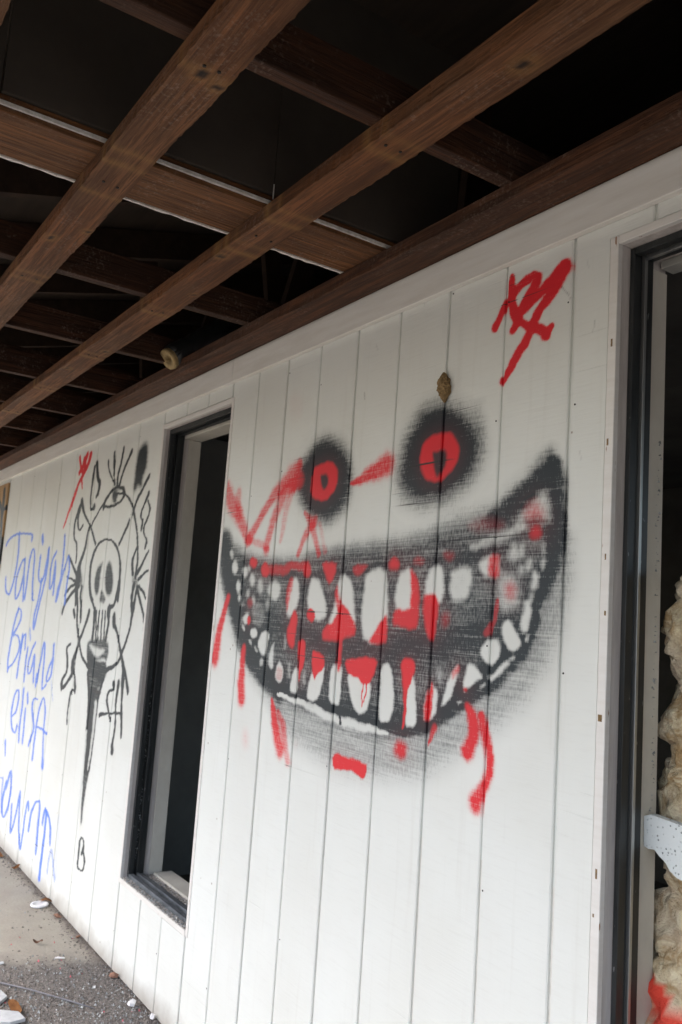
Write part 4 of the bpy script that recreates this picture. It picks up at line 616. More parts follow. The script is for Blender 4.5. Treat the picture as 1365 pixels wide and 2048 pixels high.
sb|0.8|0.6|-5528,1466,203 -5526,1485,203 -5523,1513,203 -5520,1547,203 -5520,1591,204 -5519,1642,204 -5516,1686,203 -5506,1716,193 -5493,1739,176 -5480,1754,147 -5466,1762,90 -5452,1764,53 -5438,1758,105 -5425,1747,148 -5413,1729,172 -5404,1706,187 -5398,1675,194 -5395,1638,194 -5391,1603,192 -5384,1571,188 -5376,1540,186 -5368,1513,186 -5362,1490,185 -5356,1471,176 -5348,1457,125 -5333,1452,57 -5315,1452,50 -5303,1452,51
sb|0.85|0.6|-5275,1832,214 -5255,1800,213
sb|0.8|0.6|-5268,1708,188 -5270,1692,189 -5272,1669,189 -5272,1647,188 -5271,1627,186 -5267,1608,177 -5259,1591,150 -5244,1575,120 -5224,1562,82 -5203,1558,49 -5182,1563,90 -5160,1576,133 -5141,1601,166 -5125,1648,176 -5112,1706,177 -5103,1747,177
sb|0.8|0.6|-5103,1747,175 -5100,1724,175 -5095,1690,177 -5094,1655,178 -5099,1620,177 -5107,1583,174 -5118,1547,170 -5135,1511,164 -5154,1474,163 -5172,1438,167 -5189,1399,170 -5204,1360,171 -5217,1328,171 -5226,1304,172 -5233,1288,157 -5239,1284,104 -5249,1297,169 -5258,1324,183 -5260,1354,183 -5245,1388,167 -5223,1427,165 -5204,1465,175 -5195,1504,181 -5191,1542,182 -5188,1569,183
sb|0.8|0.6|-4944,1731,115 -4965,1716,118 -4993,1694,131 -5014,1669,160 -5020,1640,173 -5019,1608,172 -5015,1579,169 -5010,1553,165 -5002,1531,149 -4991,1520,52 -4976,1526,109 -4958,1544,141 -4944,1568,164 -4940,1605,169 -4941,1649,169 -4940,1673,155 -4934,1663,157 -4926,1633,163 -4920,1599,165 -4917,1563,166 -4916,1523,167 -4915,1495,166
sb|0.8|0.6|-4814,1816,156 -4809,1794,156 -4803,1763,157 -4798,1727,159 -4795,1682,160 -4794,1632,161 -4798,1588,159 -4809,1555,149 -4825,1529,145 -4837,1506,155 -4842,1480,162 -4843,1458,160 -4838,1454,134 -4826,1480,151 -4809,1524,151 -4790,1567,146 -4768,1604,140 -4744,1640,137 -4723,1668,135 -4710,1687,133 -4701,1698,94 -4692,1698,92 -4680,1682,131 -4667,1656,143 -4660,1627,152 -4662,1598,152 -4669,1568,152 -4674,1537,153 -4675,1503,153 -4674,1470,153 -4674,1447,153
sb|0.8|0.6|-5654,1389,176 -5673,1361,178 -5700,1322,184 -5722,1281,198 -5734,1241,209 -5742,1200,212 -5749,1163,210 -5757,1130,209 -5764,1101,213 -5766,1074,217 -5761,1047,211 -5751,1022,205 -5744,1005,203
sb|0.8|0.6|-5657,1394,55 -5634,1392,56 -5602,1388,69 -5579,1379,128 -5567,1362,190 -5562,1340,204 -5572,1316,155 -5612,1286,121 -5666,1253,122 -5696,1230,191 -5680,1224,52 -5639,1229,52 -5601,1228,62 -5570,1218,97 -5542,1203,123 -5523,1187,167 -5516,1170,201 -5519,1150,188 -5530,1130,161 -5551,1107,138 -5580,1084,120 -5614,1062,99 -5659,1042,83 -5710,1024,77 -5747,1011,77
sb|0.8|0.6|-5474,1229,199 -5475,1206,199 -5475,1172,198 -5477,1139,197 -5482,1108,195 -5487,1076,195 -5491,1048,196 -5494,1023,198 -5495,1001,198 -5496,986,198
sb|0.8|0.6|-5477,1139,171 -5474,1162,170 -5468,1193,167 -5458,1219,144 -5441,1234,95 -5419,1242,59 -5403,1244,75 -5397,1234,165 -5395,1216,169 -5394,1200,168 -5390,1185,165 -5386,1171,164 -5383,1162,164
sb|0.6|0.6|-5320,1275,163 -5285,1222,161
sb|0.8|0.6|-5321,1160,187 -5324,1141,187 -5327,1113,188 -5329,1083,189 -5327,1046,189 -5324,1008,189 -5321,980,188
sb|0.8|0.6|-5164,1207,114 -5180,1194,115 -5203,1176,123 -5224,1155,138 -5241,1132,152 -5256,1106,165 -5264,1082,180 -5265,1058,185 -5260,1036,172 -5249,1024,91 -5230,1024,57 -5207,1034,95 -5187,1051,144 -5174,1081,167 -5163,1118,168 -5154,1138,106 -5147,1129,172 -5142,1104,176 -5137,1076,175 -5130,1047,174 -5122,1015,174 -5117,993,174
sb|0.8|0.6|-5056,1030,171 -5059,1007,171 -5061,977,173 -5059,967,134 -5049,993,160 -5035,1038,162 -5021,1085,163 -5009,1132,165 -4998,1180,163 -4987,1212,144 -4976,1216,77 -4965,1203,149 -4956,1182,162 -4950,1154,166 -4946,1118,167 -4942,1081,166 -4938,1039,166 -4934,997,164 -4924,970,117 -4901,970,56 -4872,986,79 -4851,998,81
sb|0.8|0.6|-4787,1213,157 -4784,1194,157 -4780,1168,158 -4783,1143,147 -4796,1124,116 -4816,1107,109 -4833,1089,123 -4845,1071,138 -4854,1052,148 -4858,1037,160 -4856,1025,155 -4850,1016,102 -4839,1014,47 -4821,1020,76 -4799,1034,102 -4782,1054,140 -4776,1083,155 -4774,1118,157 -4774,1144,157
sb|0.4|0.6|-4760,1021,106 -4753,1009,106 -4743,992,105 -4732,974,101 -4720,958,97 -4706,942,96 -4697,930,95
sb|0.8|0.6|-5506,746,62 -5485,753,64 -5455,763,77 -5429,778,118 -5413,799,158 -5401,824,176 -5395,847,188 -5395,868,193 -5400,887,183 -5409,900,147 -5422,908,83 -5439,909,49 -5456,904,90 -5475,890,127 -5494,870,152 -5509,846,175 -5518,817,190 -5524,785,198 -5522,755,200 -5512,728,187 -5496,704,167 -5476,684,136 -5450,671,100 -5420,663,70 -5396,662,54 -5380,674,128 -5368,692,154 -5360,705,156
sb|0.8|0.6|-5302,922,187 -5299,894,187 -5294,854,187 -5292,816,186 -5294,782,183 -5299,750,183 -5301,718,186 -5296,687,186 -5289,657,185 -5283,636,184
sb|0.8|0.6|-5205,905,186 -5184,868,185
sb|0.8|0.6|-5216,814,182 -5213,793,182 -5209,762,181 -5205,731,181 -5203,698,181 -5200,664,180 -5199,640,180
sb|0.8|0.6|-4982,903,51 -5003,902,51 -5033,900,52 -5057,895,76 -5071,885,138 -5079,871,181 -5080,856,195 -5074,840,179 -5061,822,169 -5047,804,162 -5030,785,157 -5012,766,166 -5002,748,190 -5005,730,171 -5016,712,152 -5028,694,149 -5041,674,146 -5055,656,143 -5065,642,142
sb|0.8|0.6|-4959,583,165 -4959,611,165 -4960,652,165 -4958,694,164 -4956,735,164 -4952,777,161 -4944,816,155 -4931,852,146 -4914,885,135 -4897,907,113 -4882,918,62 -4867,919,61 -4852,912,111 -4837,897,135 -4822,874,148 -4810,848,156 -4806,818,145 -4806,786,132 -4803,750,118 -4792,711,130 -4779,669,142 -4768,634,154 -4761,609,180 -4756,591,205 -4752,579,231
sb|0.8|0.6|-4938,757,62 -4914,758,62 -4879,760,64 -4844,760,69 -4805,756,76 -4765,751,78 -4738,747,78
sb|0.8|0.6|-5586,575,221 -5557,507,122
sb|0.6|0.6|-5621,359,50 -5597,364,49 -5564,371,52 -5540,368,147 -5535,350,199 -5539,322,197 -5537,292,200 -5522,258,192 -5501,221,189 -5486,195,188
sb|0.8|0.6|-5442,338,179 -5428,364,178 -5410,400,174 -5394,427,161 -5384,437,107 -5377,438,118 -5369,431,185 -5356,413,198 -5341,387,207 -5332,358,212 -5331,327,207 -5336,293,197 -5345,261,180 -5362,230,158 -5385,200,136 -5407,180,94 -5429,172,53 -5450,173,110 -5468,183,178 -5482,201,213 -5492,228,223 -5495,257,214 -5485,294,194 -5467,334,186 -5454,362,184
sb|0.8|0.6|-5269,266,185 -5266,247,184 -5260,219,184 -5254,192,184 -5249,164,184 -5242,136,180 -5232,125,45 -5215,141,121 -5194,173,138 -5175,209,148 -5160,250,157 -5147,294,159 -5137,329,160 -5131,353,163 -5128,367,143 -5124,368,169 -5117,347,175 -5110,311,175 -5101,276,174 -5092,245,173 -5081,214,171 -5067,183,167 -5046,146,163 -5022,108,155 -5002,90,71 -4992,104,143 -4985,137,157 -4981,174,160 -4978,211,163 -4977,252,162 -4974,288,157 -4966,319,148 -4956,344,135 -4946,358,58 -4936,353,144 -4927,336,158 -4920,324,158
sb|0.8|0.6|-4876,227,193 -4874,251,192 -4869,286,186 -4859,317,163 -4841,343,131 -4817,367,109 -4794,384,84 -4772,394,57 -4751,397,57 -4734,396,97 -4723,389,160 -4716,378,186 -4711,363,191 -4710,345,187 -4712,323,186 -4712,302,189 -4710,281,191 -4706,261,191 -4703,238,190 -4700,209,189 -4697,178,189 -4695,156,189
sb|0.85|0.6|-4588,56,213 -4588,81,207 -4588,118,201 -4587,156,194 -4585,192,188 -4583,230,182 -4581,266,178 -4581,302,173 -4583,336,169 -4586,362,164 -4595,376,138 -4606,384,106 -4615,388,97
sb|0.8|0.6|-4636,314,173 -4632,335,172 -4626,365,158 -4613,384,69 -4589,383,85 -4560,372,111 -4534,359,126 -4516,346,145 -4502,331,159 -4490,315,170 -4482,294,175 -4476,272,175 -4472,256,175
sb|0.55|0.6|-4467,115,150 -4466,132,150 -4464,156,148 -4460,179,144 -4455,200,138 -4448,220,119 -4439,229,50 -4426,221,132 -4412,203,141 -4395,182,139 -4375,159,137 -4352,133,136 -4336,115,136
sb|0.22|0.6|-4373,390,202 -4368,367,202 -4361,334,202 -4355,302,201 -4351,273,200 -4349,245,200 -4345,217,201 -4337,187,200 -4328,157,199 -4321,137,199
"""
COLS = {'k': (.020, .029, .035), 'r': (.68, .022, .032), 'b': (.08, .20, .72), 'w': None}
def round_off(a):
    out = []; n = len(a)
    for i in range(n):
        p0, p1, p2, p3 = a[i - 1], a[i], a[(i + 1) % n], a[(i + 2) % n]
        for t in (0, .34, .67): out.append(.5 * (2 * p1 + (p2 - p0) * t + (2 * p0 - 5 * p1 + 4 * p2 - p3) * t * t + (-p0 + 3 * p1 - 3 * p2 + p3) * t ** 3))
    return np.array(out)
strokes = []
for ln in PAINT.strip().split('\n'):
    h, op, soft, p = ln.split('|')
    a = np.array([[float(v) for v in q.split(',')] for q in p.split()])
    a[:, :2] *= .001
    if a.shape[1] == 3: a[:, 2] *= .0001
    if h[0] == 'p': a = round_off(a); soft = float(soft) * 1.45
    strokes.append((h[0], h[1], float(op), float(soft), a))
PLYTXT = """
sk|0.9|0.35|-6548,2182,171 -6516,2160,173 -6472,2128,184 -6432,2093,211 -6401,2056,238 -6374,2016,259 -6356,1977,288 -6348,1936,307 -6348,1895,311 -6349,1867,311
sk|0.9|0.35|-6391,2209,334 -6385,2182,334 -6377,2144,338 -6371,2104,345 -6370,2059,349 -6372,2011,349 -6373,1978,349
sk|0.9|0.35|-6226,2140,209 -6243,2124,208 -6267,2102,199 -6294,2082,152 -6330,2073,108 -6369,2065,163 -6389,2042,281 -6375,1992,249 -6341,1927,241 -6314,1865,257 -6305,1806,269 -6302,1749,271 -6300,1710,271
sk|0.8|0.35|-6566,2151,110 -6516,2124,107 -6446,2088,94 -6385,2065,57 -6337,2068,91 -6296,2084,123 -6269,2096,128
"""
PLY = []
for ln in PLYTXT.strip().split('\n'):
    h, op, soft, p = ln.split('|'); a = np.array([[float(v) for v in q.split(',')] for q in p.split()]); a[:, :2] *= .001; a[:, 2] *= .0001; PLY.append((h[0], h[1], float(op), float(soft), a))
REDB = [('p', 'r', .95, .01, np.array([(-1.101, .801), (-1.090, .811), (-1.07, .80), (-1.056, .789), (-1.02, .76), (-.99, .70), (-1.071, .60), (-1.075, .718), (-1.094, .753)]))]

def seg_dist(X, Z, a, b):
    d = b[:2] - a[:2]; L = max(d @ d, 1e-12)
    t = np.clip(((X - a[0]) * d[0] + (Z - a[1]) * d[1]) / L, 0, 1)
    return np.hypot(X - a[0] - t * d[0], Z - a[1] - t * d[1]), t
def sstep(v): v = np.clip(v, 0, 1); return v * v * (3 - 2 * v)
def paint_values(X, Z, which):
    n = len(X); Pm = np.zeros((n, 3)); Al = np.zeros(n)
    if n == 0: return Pm, Al
    x0, x1, z0, z1 = X.min(), X.max(), Z.min(), Z.max()
    # slight wobble of the outlines
    wx = .0016 * np.sin(Z * 61 + X * 23) + .001 * np.sin(Z * 173 + X * 97); wz = .0016 * np.sin(X * 71 + Z * 19) + .001 * np.sin(X * 191)
    for kind, c, op, soft, a in which:
        pad = .12
        if a[:, 0].min() - pad > x1 or a[:, 0].max() + pad < x0 or a[:, 1].min() - pad > z1 or a[:, 1].max() + pad < z0: continue
        sel = np.nonzero((X > a[:, 0].min() - pad) & (X < a[:, 0].max() + pad) & (Z > a[:, 1].min() - pad) & (Z < a[:, 1].max() + pad))[0]
        if not len(sel): continue
        xs = X[sel] + wx[sel]; zs = Z[sel] + wz[sel]
        if kind == 's':
            best = np.full(len(sel), 9.)
            for i in range(max(1, len(a) - 1)):
                p, q = a[i], a[min(i + 1, len(a) - 1)]
                d, t = seg_dist(xs, zs, p, q); r = p[2] + (q[2] - p[2]) * t
                best = np.minimum(best, d / r)
            mk = 1 - sstep((best - (1 - soft * .6)) / (soft * 1.25 + .05))
            mk = mk + .06 * np.exp(-np.clip(best - 1, 0, 9) * 1.6) * (best > 1) * (0 if c == 'w' else 1)
        else:
            inside = np.zeros(len(sel), bool); dist = np.full(len(sel), 9.)
            m_ = len(a)
            for i in range(m_):
                p, q = a[i], a[(i + 1) % m_]
                d, _ = seg_dist(xs, zs, p, q); dist = np.minimum(dist, d)
                if p[1] != q[1]:
                    cr = ((p[1] > zs) != (q[1] > zs)) & (xs < (q[0] - p[0]) * (zs - p[1]) / (q[1] - p[1]) + p[0]); inside ^= cr
            sd_ = np.where(inside, -dist, dist); mk = 1 - sstep((sd_ + soft) / (2 * soft))
            if c != 'w': mk = mk + .05 * np.exp(-np.clip(sd_ - soft, 0, 9) / .02) * (sd_ > soft)
        mk = np.clip(mk, 0, 1) * op
        if c == 'w': Pm[sel] *= (1 - mk)[:, None]; Al[sel] *= 1 - mk
        else:
            Pm[sel] = Pm[sel] * (1 - mk)[:, None] + np.array(COLS[c])[None] * mk[:, None]; Al[sel] = Al[sel] * (1 - mk) + mk
    return Pm, Al

def board(name, x0, x1, z0, z1, mat, parent, step=None, hole=None, y=0.0, thick=.012, which=None, zlow=None, **props):
    """upright board: front grid (carrying the spray paint), returned edges; hole = (hx, hz): the corner x > hx, z < hz is left out"""
    which = strokes if which is None else which
    if step: nx = max(1, round((x1 - x0) / step[0])); nz = max(1, round((z1 - z0) / step[1]))
    else: nx = nz = 1
    xs = np.linspace(x0, x1, nx + 1); zs = np.linspace(z0, z1, nz + 1)
    if step and z0 < .5 and zlow: zs = np.concatenate([[z0], np.linspace(zlow, z1, round((z1 - zlow) / step[1]) + 1)]); nz = len(zs) - 1
    c_ = .0028
    if len(xs) > 4 : xs[1] = xs[0] + c_; xs[-2] = xs[-1] - c_
    elif x1 - x0 > .03: xs = np.array([x0, x0 + c_, x1 - c_, x1]); nx = 3
    if hole:
        xs[np.abs(xs - hole[0]).argmin()] = hole[0]; zs[np.abs(zs - hole[1]).argmin()] = hole[1]
    XX, ZZ = np.meshgrid(xs, zs, indexing='ij'); nv = XX.size
    bow = .0005 * math.sin(x0 * 77) + 0 * ZZ
    ed = np.minimum(np.abs(XX - x0), np.abs(XX - x1)); 
    V = np.stack([XX, y + bow + np.where((ed < 1e-6) & (x1 - x0 > .03), .0022, 0), ZZ], -1).reshape(-1, 3)
    I = np.arange(nv).reshape(nx + 1, nz + 1)
    keep = np.ones((nx, nz), bool)
    if hole: keep[(xs[:-1] >= hole[0] - 1e-6)[:, None] & (zs[1:] <= hole[1] + 1e-6)[None]] = False
    q = np.stack([I[:-1, :-1], I[1:, :-1], I[1:, 1:], I[:-1, 1:]], -1)[keep]
    # boundary edges
    e = np.concatenate([q[:, [0, 1]], q[:, [1, 2]], q[:, [2, 3]], q[:, [3, 0]]])
    key = np.sort(e, 1); kk = key[:, 0] * nv + key[:, 1]; u, inv, cnt = np.unique(kk, return_inverse=True, return_counts=True)
    be = e[cnt[inv] == 1]
    bv = np.unique(be); mp = -np.ones(nv, int); mp[bv] = nv + np.arange(len(bv))
    back = V[bv].copy(); back[:, 1] = y + thick
    side = np.stack([be[:, 1], be[:, 0], mp[be[:, 0]], mp[be[:, 1]]], -1)
    AV = np.concatenate([V, back]); AF = np.concatenate([q, side])
    me = bpy.data.meshes.new(name); me.vertices.add(len(AV)); me.vertices.foreach_set('co', AV.ravel())
    me.loops.add(AF.size); me.loops.foreach_set('vertex_index', AF.ravel().astype(np.int32))
    me.polygons.add(len(AF)); me.polygons.foreach_set('loop_start', np.arange(0, AF.size, 4, dtype=np.int32)); me.polygons.foreach_set('use_smooth', [False] * len(AF)); me.update(calc_edges=True)
    P_, A_ = paint_values(AV[:, 0], AV[:, 2], which) if step else (np.zeros((len(AV), 3)), np.zeros(len(AV)))
    # paint fades inside the grooves
    at = me.color_attributes.new('paint', 'FLOAT_COLOR', 'POINT'); at.data.foreach_set('color', np.concatenate([P_, A_[:, None]], 1).astype(np.float32).ravel())
    me.validate()
    return link(name, me, mat, parent, **props)

# ------------------------------------------------------------------ ground and the room behind the wall
def sheet_obj(name, x0, x1, y0, y1, z, mat, **props):
    me = bpy.data.meshes.new(name); me.from_pydata([(x0, y0, z), (x1, y0, z), (x1, y1, z), (x0, y1, z)], [], [(0, 1, 2, 3)])
    return link(name, me, mat, None, **props)
sheet_obj('ground', -400, 400, -400, 400, 0.0, M['ground'], kind='structure')
room = empty('room', (0, 3.4, 0), None, kind='structure')
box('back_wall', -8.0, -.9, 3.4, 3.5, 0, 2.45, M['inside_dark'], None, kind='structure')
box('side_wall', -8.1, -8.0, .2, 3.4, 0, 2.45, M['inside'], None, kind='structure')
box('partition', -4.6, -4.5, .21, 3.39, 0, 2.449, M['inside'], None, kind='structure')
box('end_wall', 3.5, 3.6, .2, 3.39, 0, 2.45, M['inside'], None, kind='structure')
box('back_wall', 2.2, 3.5, 3.4, 3.5, 0, 2.45, M['inside_dark'], None, kind='structure')  # the unseen gap between both back walls is added to light the partition
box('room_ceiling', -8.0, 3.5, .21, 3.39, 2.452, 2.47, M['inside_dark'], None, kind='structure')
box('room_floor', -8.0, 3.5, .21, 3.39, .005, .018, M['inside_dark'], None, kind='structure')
bpy.data.objects.remove(room)

# ------------------------------------------------------------------ the boarded wall
WX0, WX1 = -3.482, -2.834            # left window opening
WZ0, WZ1 = .355, 2.222
DX0, DZ1 = -1.093, 2.243             # right opening (runs out of the picture)
DX1, DZ0 = .62, .42
wall = empty('boarded_wall', (-3, 0, 0), None, label='long white vertical-board wall sprayed with a grinning face, a skull torch and blue writing', category='wall')
G = .0042
gro = [-1.007 - .2032 * i for i in range(10)] + [-3.045, -3.253, -3.489, -3.785, -4.088, -4.382, -4.736, -5.033, -5.34, -5.642, -5.96, -6.29]
TOP = ZL + .037
FACE = (.0040, .0036); LEFT = (.0085, .0052)
blabel = {-1.2102: 'board with the right end of the sprayed red scrawl', -1.4134: 'board with the tip of the sprayed grin and most of the red scrawl',
          -1.6166: 'board with half of the larger red-ringed eye', -2.0230: 'board with the smaller red-ringed eye'}
def col_label(x):
    for k, v in blabel.items():
        if abs(k - x) < .01: return {'label': v}
    return {}
for i in range(len(gro) - 1):
    x1, x0 = gro[i] - G, gro[i + 1] + G
    if gro[i] > -1.01: continue          # the notched board is built below
    mid = (x0 + x1) / 2
    if WX0 < mid < WX1:
        board('board', x0, x1, 0.004, WZ0 - .022, M['siding'], wall)
        board('board', x0, x1, WZ1 + .022, TOP, M['siding'], wall)
    elif mid > WX1:
        board('board', x0, x1, .004, TOP, M['siding'], wall, FACE, zlow=.95, **col_label(gro[i + 1]))
    else:
        board('board', x0, x1, .004, TOP, M['siding'], wall, LEFT)
# board left of the right opening: notched round the casing
board('board', -1.2102 + G, -1.007 - G, .004, TOP, M['siding'], wall, FACE, hole=(-1.1160, DZ1 + .019), zlow=.95, label='board notched round the casing of the right window')
xg = -1.007
while xg < 3.4:
    x0, x1 = xg + G, xg + .2032 - G
    if x0 < DX1 - .1:
        board('board', x0, x1, DZ1 + .019, TOP, M['siding'], wall)
        board('board', x0, x1, .004, DZ0 - .02, M['siding'], wall)
    else: board('board', max(x0, DX1 + .02), x1, .004, TOP, M['siding'], wall)
    xg += .2032
xg = -6.30
while xg > -8.6:
    board('board', xg - .3032 + G, xg - G, .004, TOP, M['siding'], wall); xg -= .3032
# painted strips at the bottom of the grooves behind the graffiti
for g in gro[:10]:
    if g < -2.82: continue
    board('groove_bed', g - G - .002, g + G + .002, DZ1 + .02 if g > -1.01 else .95, TOP, M['siding'], wall, (.0021, .005), y=.0062, thick=.0003)
for g in gro[12:-1]: board('groove_bed', g - G - .002, g + G + .002, .1, TOP, M['siding'], wall, (.0042, .006), y=.0062, thick=.0003)
# backing seen inside the grooves (with the openings left free)
bm = bmesh.new()
for (a, b_, c, d) in ((-8.6, WX0 - .003, 0, 2.407), (WX0 - .003, WX1 + .003, 0, WZ0 - .03), (WX0 - .003, WX1 + .003, WZ1 + .03, 2.407), (WX1 + .003, DX0 - .003, 0, 2.407),
                      (DX0 - .003, DX1 + .003, 0, DZ0 - .03), (DX0 - .003, DX1 + .003, DZ1 + .03, 2.407), (DX1 + .003, 3.5, 0, 2.407)):
    bm_box(bm, a, b_, .0066, .04, c, d)
link('groove_backing', bm_done(bm, 'groove_backing'), M['trim'], wall)
bm = bmesh.new()
for (a, b_, c, d) in ((-8.6, WX0 - .03, 0, 2.407), (WX0 - .03, WX1 + .03, 0, WZ0 - .04), (WX0 - .03, WX1 + .03, WZ1 + .04, 2.407), (WX1 + .03, DX0 - .03, 0, 2.407),
                      (DX0 - .03, DX1 + .03, 0, DZ0 - .04), (DX0 - .03, DX1 + .03, DZ1 + .04, 2.407), (DX1 + .03, 3.5, 0, 2.407)):
    bm_box(bm, a, b_, .0405, .157, c, d)
link('stud_wall', bm_done(bm, 'stud_wall'), M['inside'], wall)
# frieze along the top, in three lengths
for a, b_ in ((-8.6, -5.462), (-5.46, -2.817), (-2.815, .4), (.402, 3.5)):
    box('frieze_board', a, b_, -.018, -.0005 , ZB, ZL + .012, M['trim'], wall, .0018)

# small rusty nail heads along the board edges
nm = bmesh.new(); bmesh.ops.create_cone(nm, segments=8, radius1=.0022, radius2=.0022, depth=.0008, cap_ends=True, matrix=Matrix.Rotation(math.pi / 2, 4, 'X')); nmesh0 = bm_done(nm, 'nail')
for g in gro[:22]:
    for z in (.16, .55, .98, 1.45, 1.9, 2.2):
        if rng.random() < .5: continue
        x = g + rng.choice([-1, 1]) * rng.uniform(.009, .016); z += rng.uniform(-.09, .09)
        if WX0 - .03 < x < WX1 + .03 and WZ0 - .03 < z < WZ1 + .03 or x > DX0 - .03: continue
        o = link('nail', nmesh0, M['nail'], wall); o.location = (x, -.0003, z)
# ---- left window
win = empty('window', (WX0, 0, WZ0), wall, label='tall narrow window opening without its glass')
win.matrix_parent_inverse = Matrix.Translation((3, 0, 0))
def wbox(name, x0, x1, y0, y1, z0, z1, mat, par, bevel=.0012, **k):
    o = box(name, x0, x1, y0, y1, z0, z1, mat, None, bevel, **k); o.parent = par; o.matrix_parent_inverse = par_inv(par); return o
def par_inv(p):
    bpy.context.view_layer.update(); return p.matrix_world.inverted()
for o in list(wall.children): o.matrix_parent_inverse = Matrix.Translation((3, 0, 0))
c = .019
wbox('casing', WX0 - c, WX0, -.002, .012, WZ0 - c, WZ1 + c, M['casing'], win)
wbox('casing', WX1, WX1 + c, -.002, .012, WZ0 - c, WZ1 + c, M['casing'], win)
wbox('casing', WX0 + .0004, WX1 - .0004, -.002, .012, WZ1, WZ1 + c, M['casing'], win)
wbox('casing', WX0 + .0004, WX1 - .0004, -.004, .012, WZ0 - c, WZ0, M['casing'], win)
wbox('jamb', WX0 - .02, WX0 - .001, .0125, .166, WZ0 - c, WZ1 + c, M['jamb'], win)
wbox('jamb', WX1 + .001, WX1 + .02, .0125, .166, WZ0 - c, WZ1 + c, M['jamb'], win)
wbox('head_jamb', WX0, WX1, .0125, .166, WZ1 + .001, WZ1 + .02, M['jamb'], win)
wbox('sill', WX0, WX1, .0125, .21, WZ0 - .02, WZ0 - .001, M['jamb'], win)
def frame(x0, x1, z0, z1, ya, par, w=.022, bead=True):
    """metal frame of four mitred profiles, each an outer flange, a glazing channel and an inner flange"""
    prof = ((ya, ya + .020, w, 'metal'), (ya + .020, ya + .033, w * .45, 'metal'), (ya + .033, ya + .042, w * 1.15, 'bead' if bead else 'metal'), (ya + .042, ya + .066, w * .75, 'metal'))
    for side in ('l', 'r', 't', 'b'):
        objs = {}
        for y0, y1, ww, mt in prof:
            bm = objs.setdefault(mt, bmesh.new())
            if side == 'l': bm_box(bm, x0, x0 + ww, y0, y1 - .0006, z0, z1)
            if side == 'r': bm_box(bm, x1 - ww, x1, y0, y1 - .0006, z0, z1)
            if side == 't': bm_box(bm, x0 + ww + .0004, x1 - ww - .0004, y0, y1 - .0006, z1 - ww * 1.3, z1)
            if side == 'b': bm_box(bm, x0 + ww + .0004, x1 - ww - .0004, y0, y1 - .0006, z0, z0 + ww)
        for mt, bm in objs.items():
            o = link('frame_bar' if mt == 'metal' else 'glazing_bead', bm_done(bm, 'frame_bar', bevel=.0008), M['sill_metal' if side == 'b' and mt == 'metal' else mt], par)
            o.matrix_parent_inverse = par_inv(par)
frame(WX0 + .0005, WX1 - .0005, WZ0, WZ1 - .0005, .026, win, .016, False)
wbox('reveal', WX0 - .001, WX0 + .002, .094, .118, WZ0, WZ1 - .03, M['jamb'], win)
wbox('reveal', WX0 - .001, WX0 + .005, .1185, .176, WZ0, WZ1 - .03, M['drywall'], win)
wbox('reveal', WX1 - .006, WX1 + .001, .094, .176, WZ0, WZ1 - .03, M['drywall'], win)
wbox('reveal', WX0 + .001, WX1 - .001, .094, .176, WZ1 - .029, WZ1, M['drywall'], win)
wbox('inner_sill', WX0 + .015, WX1 - .007, .135, .215, WZ0, WZ0 + .010, M['drywall'], win)

# ---- right window
win2 = empty('window', (DX0, 0, DZ0), wall, label='wide window opening at the edge of the picture, its left side showing')
win2.matrix_parent_inverse = Matrix.Translation((3, 0, 0))
wbox('casing', DX0 - .021, DX0, -.002, .012, DZ0 - .02, DZ1 + .018, M['casing'], win2)
wbox('casing', DX0 + .0004, DX1, -.002, .012, DZ1, DZ1 + .018, M['casing'], win2)
wbox('casing', DX0 + .0004, DX1, -.003, .012, DZ0 - .02, DZ0, M['casing'], win2)
wbox('casing', DX1 + .0004, DX1 + .02, -.002, .012, DZ0 - .02, DZ1 + .018, M['casing'], win2)
wbox('jamb', DX0 - .02, DX0 - .001, .0125, .156, DZ0 - .02, DZ1 + .02, M['jamb'], win2)
wbox('jamb', DX1 + .001, DX1 + .02, .0125, .156, DZ0 - .02, DZ1 + .02, M['jamb'], win2)
wbox('head_jamb', DX0, DX1, .0125, .156, DZ1 + .001, DZ1 + .02, M['jamb'], win2)
wbox('sill', DX0, DX1, .0125, .2, DZ0 - .02, DZ0 - .001, M['jamb'], win2)
frame(DX0 + .0005, DX1 - .0005, DZ0, DZ1 - .0005, .036, win2, .011, True)
wbox('reveal', DX0 - .001, DX0 + .0015, .1085, .158, DZ0, DZ1 - .02, M['drywall'], win2)
wbox('reveal', DX0 + .0065, DX1, .1285, .170, DZ1 - .018, DZ1, M['inside'], win2)
# paint chips on the casing: small dents showing wood
for q, (x, z, w, h) in enumerate(((-1.103, 2.035, .004, .016), (-1.106, 1.83, .004, .014), (-1.103, 1.60, .003, .012), (-1.100, 1.49, .004, .009), (-1.105, 1.29, .009, .013), (-1.103, 1.005, .004, .018), (-1.107, .93, .003, .006))):
    o = box('paint_chip', x - w / 2, x + w / 2, -.0026, -.0021, z - h / 2, z + h / 2, M['mud'], None, 0); o.parent = win2; o.matrix_parent_inverse = par_inv(win2)

